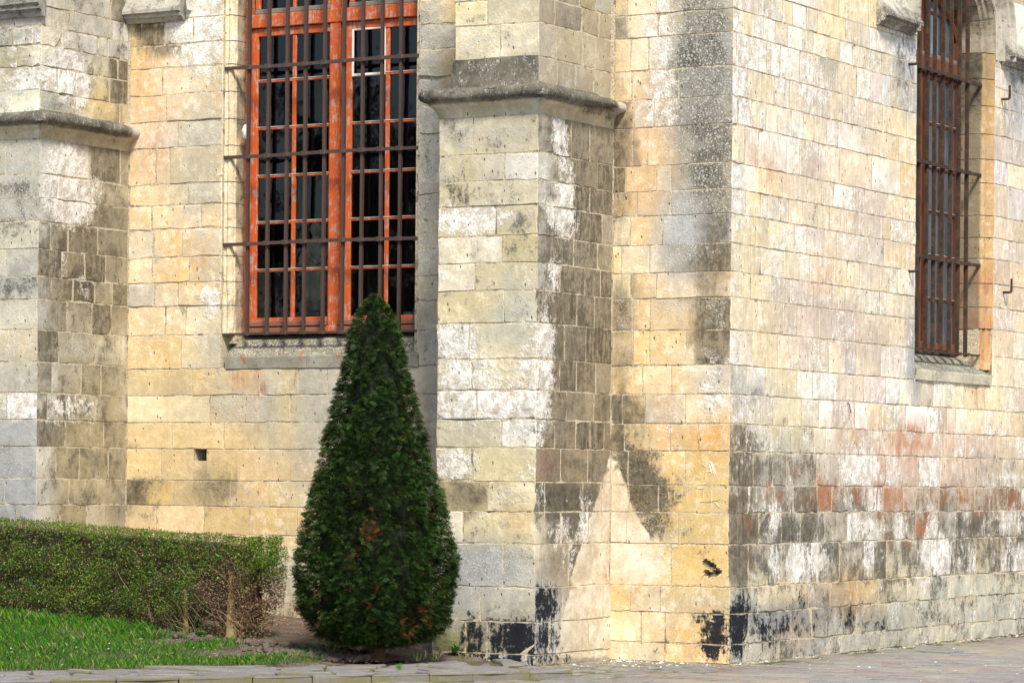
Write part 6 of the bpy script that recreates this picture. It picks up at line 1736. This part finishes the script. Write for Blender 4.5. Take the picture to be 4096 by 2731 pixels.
for k in range(190):
    x = random.uniform(HX0, HX1) if random.random() < .45 else random.uniform(-4.45, HX1); y = random.uniform(HY0 - .01, HY0 + .1) if random.random() < .75 else random.uniform(HY0, HY1)
    if random.random() < .25: x = HX1 - random.uniform(0, .08)
    lo = hbot(x); z0 = lo + random.uniform(.0, .25) if random.random() < .6 else lo + random.uniform(0, .75); L = random.uniform(.08, .26)
    d = Vector((random.gauss(0, .5), random.gauss(-.25, .3), random.uniform(.15, 1))).normalized(); p = Vector((x, y, z0)); mb.tube([p, p + d * L * .5 + Vector((random.gauss(0, .012), random.gauss(0, .012), 0)), p + d * L], [.0035, .0026, .0012], 3, False)
part_of(hedge, mb.build('twigs', TWIG))['kind'] = 'stuff'
BOXBARK = simple('mossy_box_bark', (.24, .18, .085), .95, .4, 30)
for x, y, r in ((-3.80, -2.18, .05), (-4.35, -2.1, .025), (-4.9, -2.06, .03), (-5.5, -2.08, .025), (-4.1, -1.9, .03)):
    mb = MB().tube([(x, y, gz(x, y) - .05), (x + .01, y, gz(x, y) + .06), (x - .01, y + .02, gz(x, y) + .2), (x - .04, y + .06, gz(x, y) + .6)], [r * 1.4, r, r * .85, r * .4], 9); part_of(hedge, mb.build('stem', BOXBARK))

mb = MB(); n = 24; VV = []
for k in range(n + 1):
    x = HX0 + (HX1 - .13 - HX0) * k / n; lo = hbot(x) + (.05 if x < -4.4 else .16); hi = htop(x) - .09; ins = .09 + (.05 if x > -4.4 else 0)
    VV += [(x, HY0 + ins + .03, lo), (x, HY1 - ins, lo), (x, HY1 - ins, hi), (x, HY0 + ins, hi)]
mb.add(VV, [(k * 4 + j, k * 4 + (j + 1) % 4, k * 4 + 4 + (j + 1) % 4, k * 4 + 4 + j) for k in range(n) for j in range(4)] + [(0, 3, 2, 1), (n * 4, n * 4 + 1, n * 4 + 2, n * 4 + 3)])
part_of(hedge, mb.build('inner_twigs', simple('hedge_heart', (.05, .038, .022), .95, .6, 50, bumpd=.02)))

# ------------------------------------------------------------------ small plants and litter
def weed(loc, n, size, c, label, name='weed', up=.5, group=None, leaf=.3):
    V = []; CC = []; b = Vector(loc)
    for k in range(n):
        a = random.uniform(0, 6.283); d = Vector((math.cos(a), math.sin(a), random.uniform(up * .4, up * 1.6))).normalized(); L = size * random.uniform(.5, 1.); sd_ = d.cross(Vector((0, 0, 1))).normalized() * L * leaf * .5
        o_ = b + Vector((random.gauss(0, size * .2), random.gauss(0, size * .2), random.uniform(0, size * .25))); V += [o_, o_ + d * L * .55 + sd_, o_ + d * L, o_ + d * L * .55 - sd_]; j = random.uniform(.7, 1.3); CC.append([q * j for q in c])
    o_ = quads(name, [v - b for v in V], 0, CC, LEAF); o_.location = b; tag(o_, label, 'plant', group); return o_
weed((-1.93, -1.44, .10), 40, .085, (.06, .17, .03), 'small green weed at the tarred foot of the middle buttress', up=.7)
weed((-1.05, -2.80, KH), 60, .07, (.09, .27, .04), 'tuft of fresh grass in a kerb joint', 'grass_tuft', 1.6, leaf=.06) if False else None
tx, ty = on_strip(.20, .3); weed((tx, ty, KH), 70, .06, (.08, .25, .03), 'tuft of fresh grass growing between the flagstones', 'grass_tuft', 1.6, leaf=.07)
weed((-3.70, -2.36, gz(-3.7, -2.36)), 30, .05, (.07, .26, .05), 'bright leafy weed under the right end of the hedge', up=.9)
weed((-4.02, -2.34, gz(-4.02, -2.34) + .03), 60, .06, (.08, .27, .05), 'bramble shoots climbing the bare hedge bottom', 'bramble', .8, leaf=.55)
for k in range(5):
    weed((-4.05 + random.gauss(0, .16), -2.27, hbot(-4.0) + random.uniform(.1, .75)), 5, .045, (.09, .30, .06), 'single fresh green shoot poking out of the dead hedge front', 'bramble', .5, 'fresh shoots in the hedge', .6)
for k, (x, y) in enumerate(((-1.72, -2.38), (-1.60, -2.30), (-1.48, -2.05), (-2.42, -2.62))):
    weed((x, y, gz(x, y)), 16, .13, (.20, .24, .06), ['yellowish grass tussock under the right side of the yew, farther from the buttress', 'yellowish grass tussock between yew and tarred buttress foot', 'thin grass blades nearest the tarred foot of the middle buttress', 'pale grass tussock left of the yew trunk by the soil clods'][k], 'grass_tuft', 1.3, 'grass tussocks by the yew', .05)
def scatter(name, n, place_, c_list, smin, smax, label, cat, flat=.3):
    mb = MB(); CC = []
    V = []
    for k in range(n):
        p = place_()
        if p is None: continue
        r = smin + (smax - smin) * random.random() ** 3; a = random.uniform(0, 6.283); q = [Vector(p) + Vector((math.cos(a + t) * r * random.uniform(.6, 1.2), math.sin(a + t) * r * random.uniform(.6, 1.2), 0)) for t in (0, 1.6, 3.1, 4.7)]; top = Vector(p) + Vector((0, 0, r * flat * random.uniform(.6, 1.4) + .001)); c = random.choice(c_list)
        for i in range(4): V += [q[i], q[(i + 1) % 4], top]; CC.append(c)
    o_ = quads(name, V, 0, CC, CHIP, None, 3); tag(o_, label, cat, kind='stuff'); return o_
CHIP = NT('loose_bits'); CHIP.col(CHIP.attr('tint').outputs['Color']); CHIP = CHIP.m
def chips():
    q = random.random()
    if q < .42: t = random.uniform(0, 7.6); return (abs(random.gauss(0, .09)) + .0, t, .0) if fnoise(t, 3, 1.5) > random.uniform(-.5, .4) else None
    if q < .58: return (random.uniform(-1.2, .1), -abs(random.gauss(0, .22)), .0)
    if q < .80: x, y = random.gauss(-.8, .35), random.gauss(-.75, .35); return (x, y, 0) if x > -1.15 and inside(PAVED, x, y) else None
    x, y = random.uniform(-.5, 2.6), random.uniform(-2, 7.5); return (x, y, 0) if x > .02 or y < -.02 else None
scatter('stone_chips', 620, chips, [(.74, .72, .68), (.66, .62, .54), (.78, .78, .76), (.52, .40, .28)], .003, .02, 'flakes of white limestone fallen along the foot of the walls', 'debris', .35)
scatter('stone_chips', 22, lambda: (random.uniform(-1.15, .0), -abs(random.gauss(.05, .2)), 0), [(.76, .74, .70), (.80, .79, .77)], .010, .032, 'larger white flakes heaped in the corner of the paving', 'debris', .5)
def litter():
    x, y = random.uniform(-4.9, -3.5), random.uniform(-1.3, -.2); return (x, y, gz(x, y) + .002) if fnoise(x, y, 3) > -.1 else None
scatter('fallen_needles', 900, litter, [(.34, .13, .05), (.26, .10, .05), (.42, .22, .09), (.30, .29, .27)], .004, .02, 'rust brown dead sprays lying in the bay behind the hedge', 'leaf litter', .3)
def litter2():
    x, y = random.gauss(-2.2, .5), random.gauss(-2.55, .25); b = behind(x, y); return (x, y, gz(x, y) + .003) if b > -.35 else None
scatter('fallen_needles', 500, litter2, [(.22, .11, .06), (.30, .14, .07), (.16, .10, .07)], .003, .014, 'brown needles fallen under the yew', 'leaf litter', .3)
def lawn_bits():
    x, y = random.uniform(-6.8, -3.0), random.uniform(-5., -2.4); b = behind(x, y); return (x, y, gz(x, y) + random.uniform(.01, .03)) if b > .05 else None
scatter('fallen_leaves', 260, lawn_bits, [(.32, .20, .08), (.26, .15, .07), (.40, .30, .14), (.60, .58, .52)], .006, .022, 'dry leaves and crumbs lying in the lawn grass', 'leaf litter', .3)
MOSS = simple('moss', (.13, .13, .03), .95, .5, 60, bumpd=.01)
o_ = pebble((-3.05, -2.1, gz(-3.05, -2.1)), .07, 'moss_cushion', MOSS, None, (1.4, .9, .5), 3, 2); tag(o_, 'yellow green moss cushion between hedge and yew', 'moss')
# far trees across the square, only seen mirrored in the window panes
V = []; CC = []
for k in range(26000):
    t = random.random(); x = -34 + 46 * t + random.gauss(0, 1.5); y = -44 - 4 * math.sin(t * 9) + random.gauss(0, 2.2); h = 8.5 + 2.5 * math.sin(t * 21) + 1.5 * math.sin(t * 47); z = random.uniform(.2, h)
    p = Vector((x, y, z)); d = Vector((random.gauss(0, 1), random.gauss(0, 1), random.gauss(0, 1))).normalized(); e = d.orthogonal().normalized(); s_ = random.uniform(.18, .42); V += [p - d * s_, p + e * s_, p + d * s_, p - e * s_]; j = random.uniform(.6, 1.2); CC.append((.035 * j, .06 * j, .022 * j))
tr_ = quads('distant_trees', V, 0, CC, LEAF); tag(tr_, 'far belt of trees mirrored in the window panes', 'trees', kind='stuff')
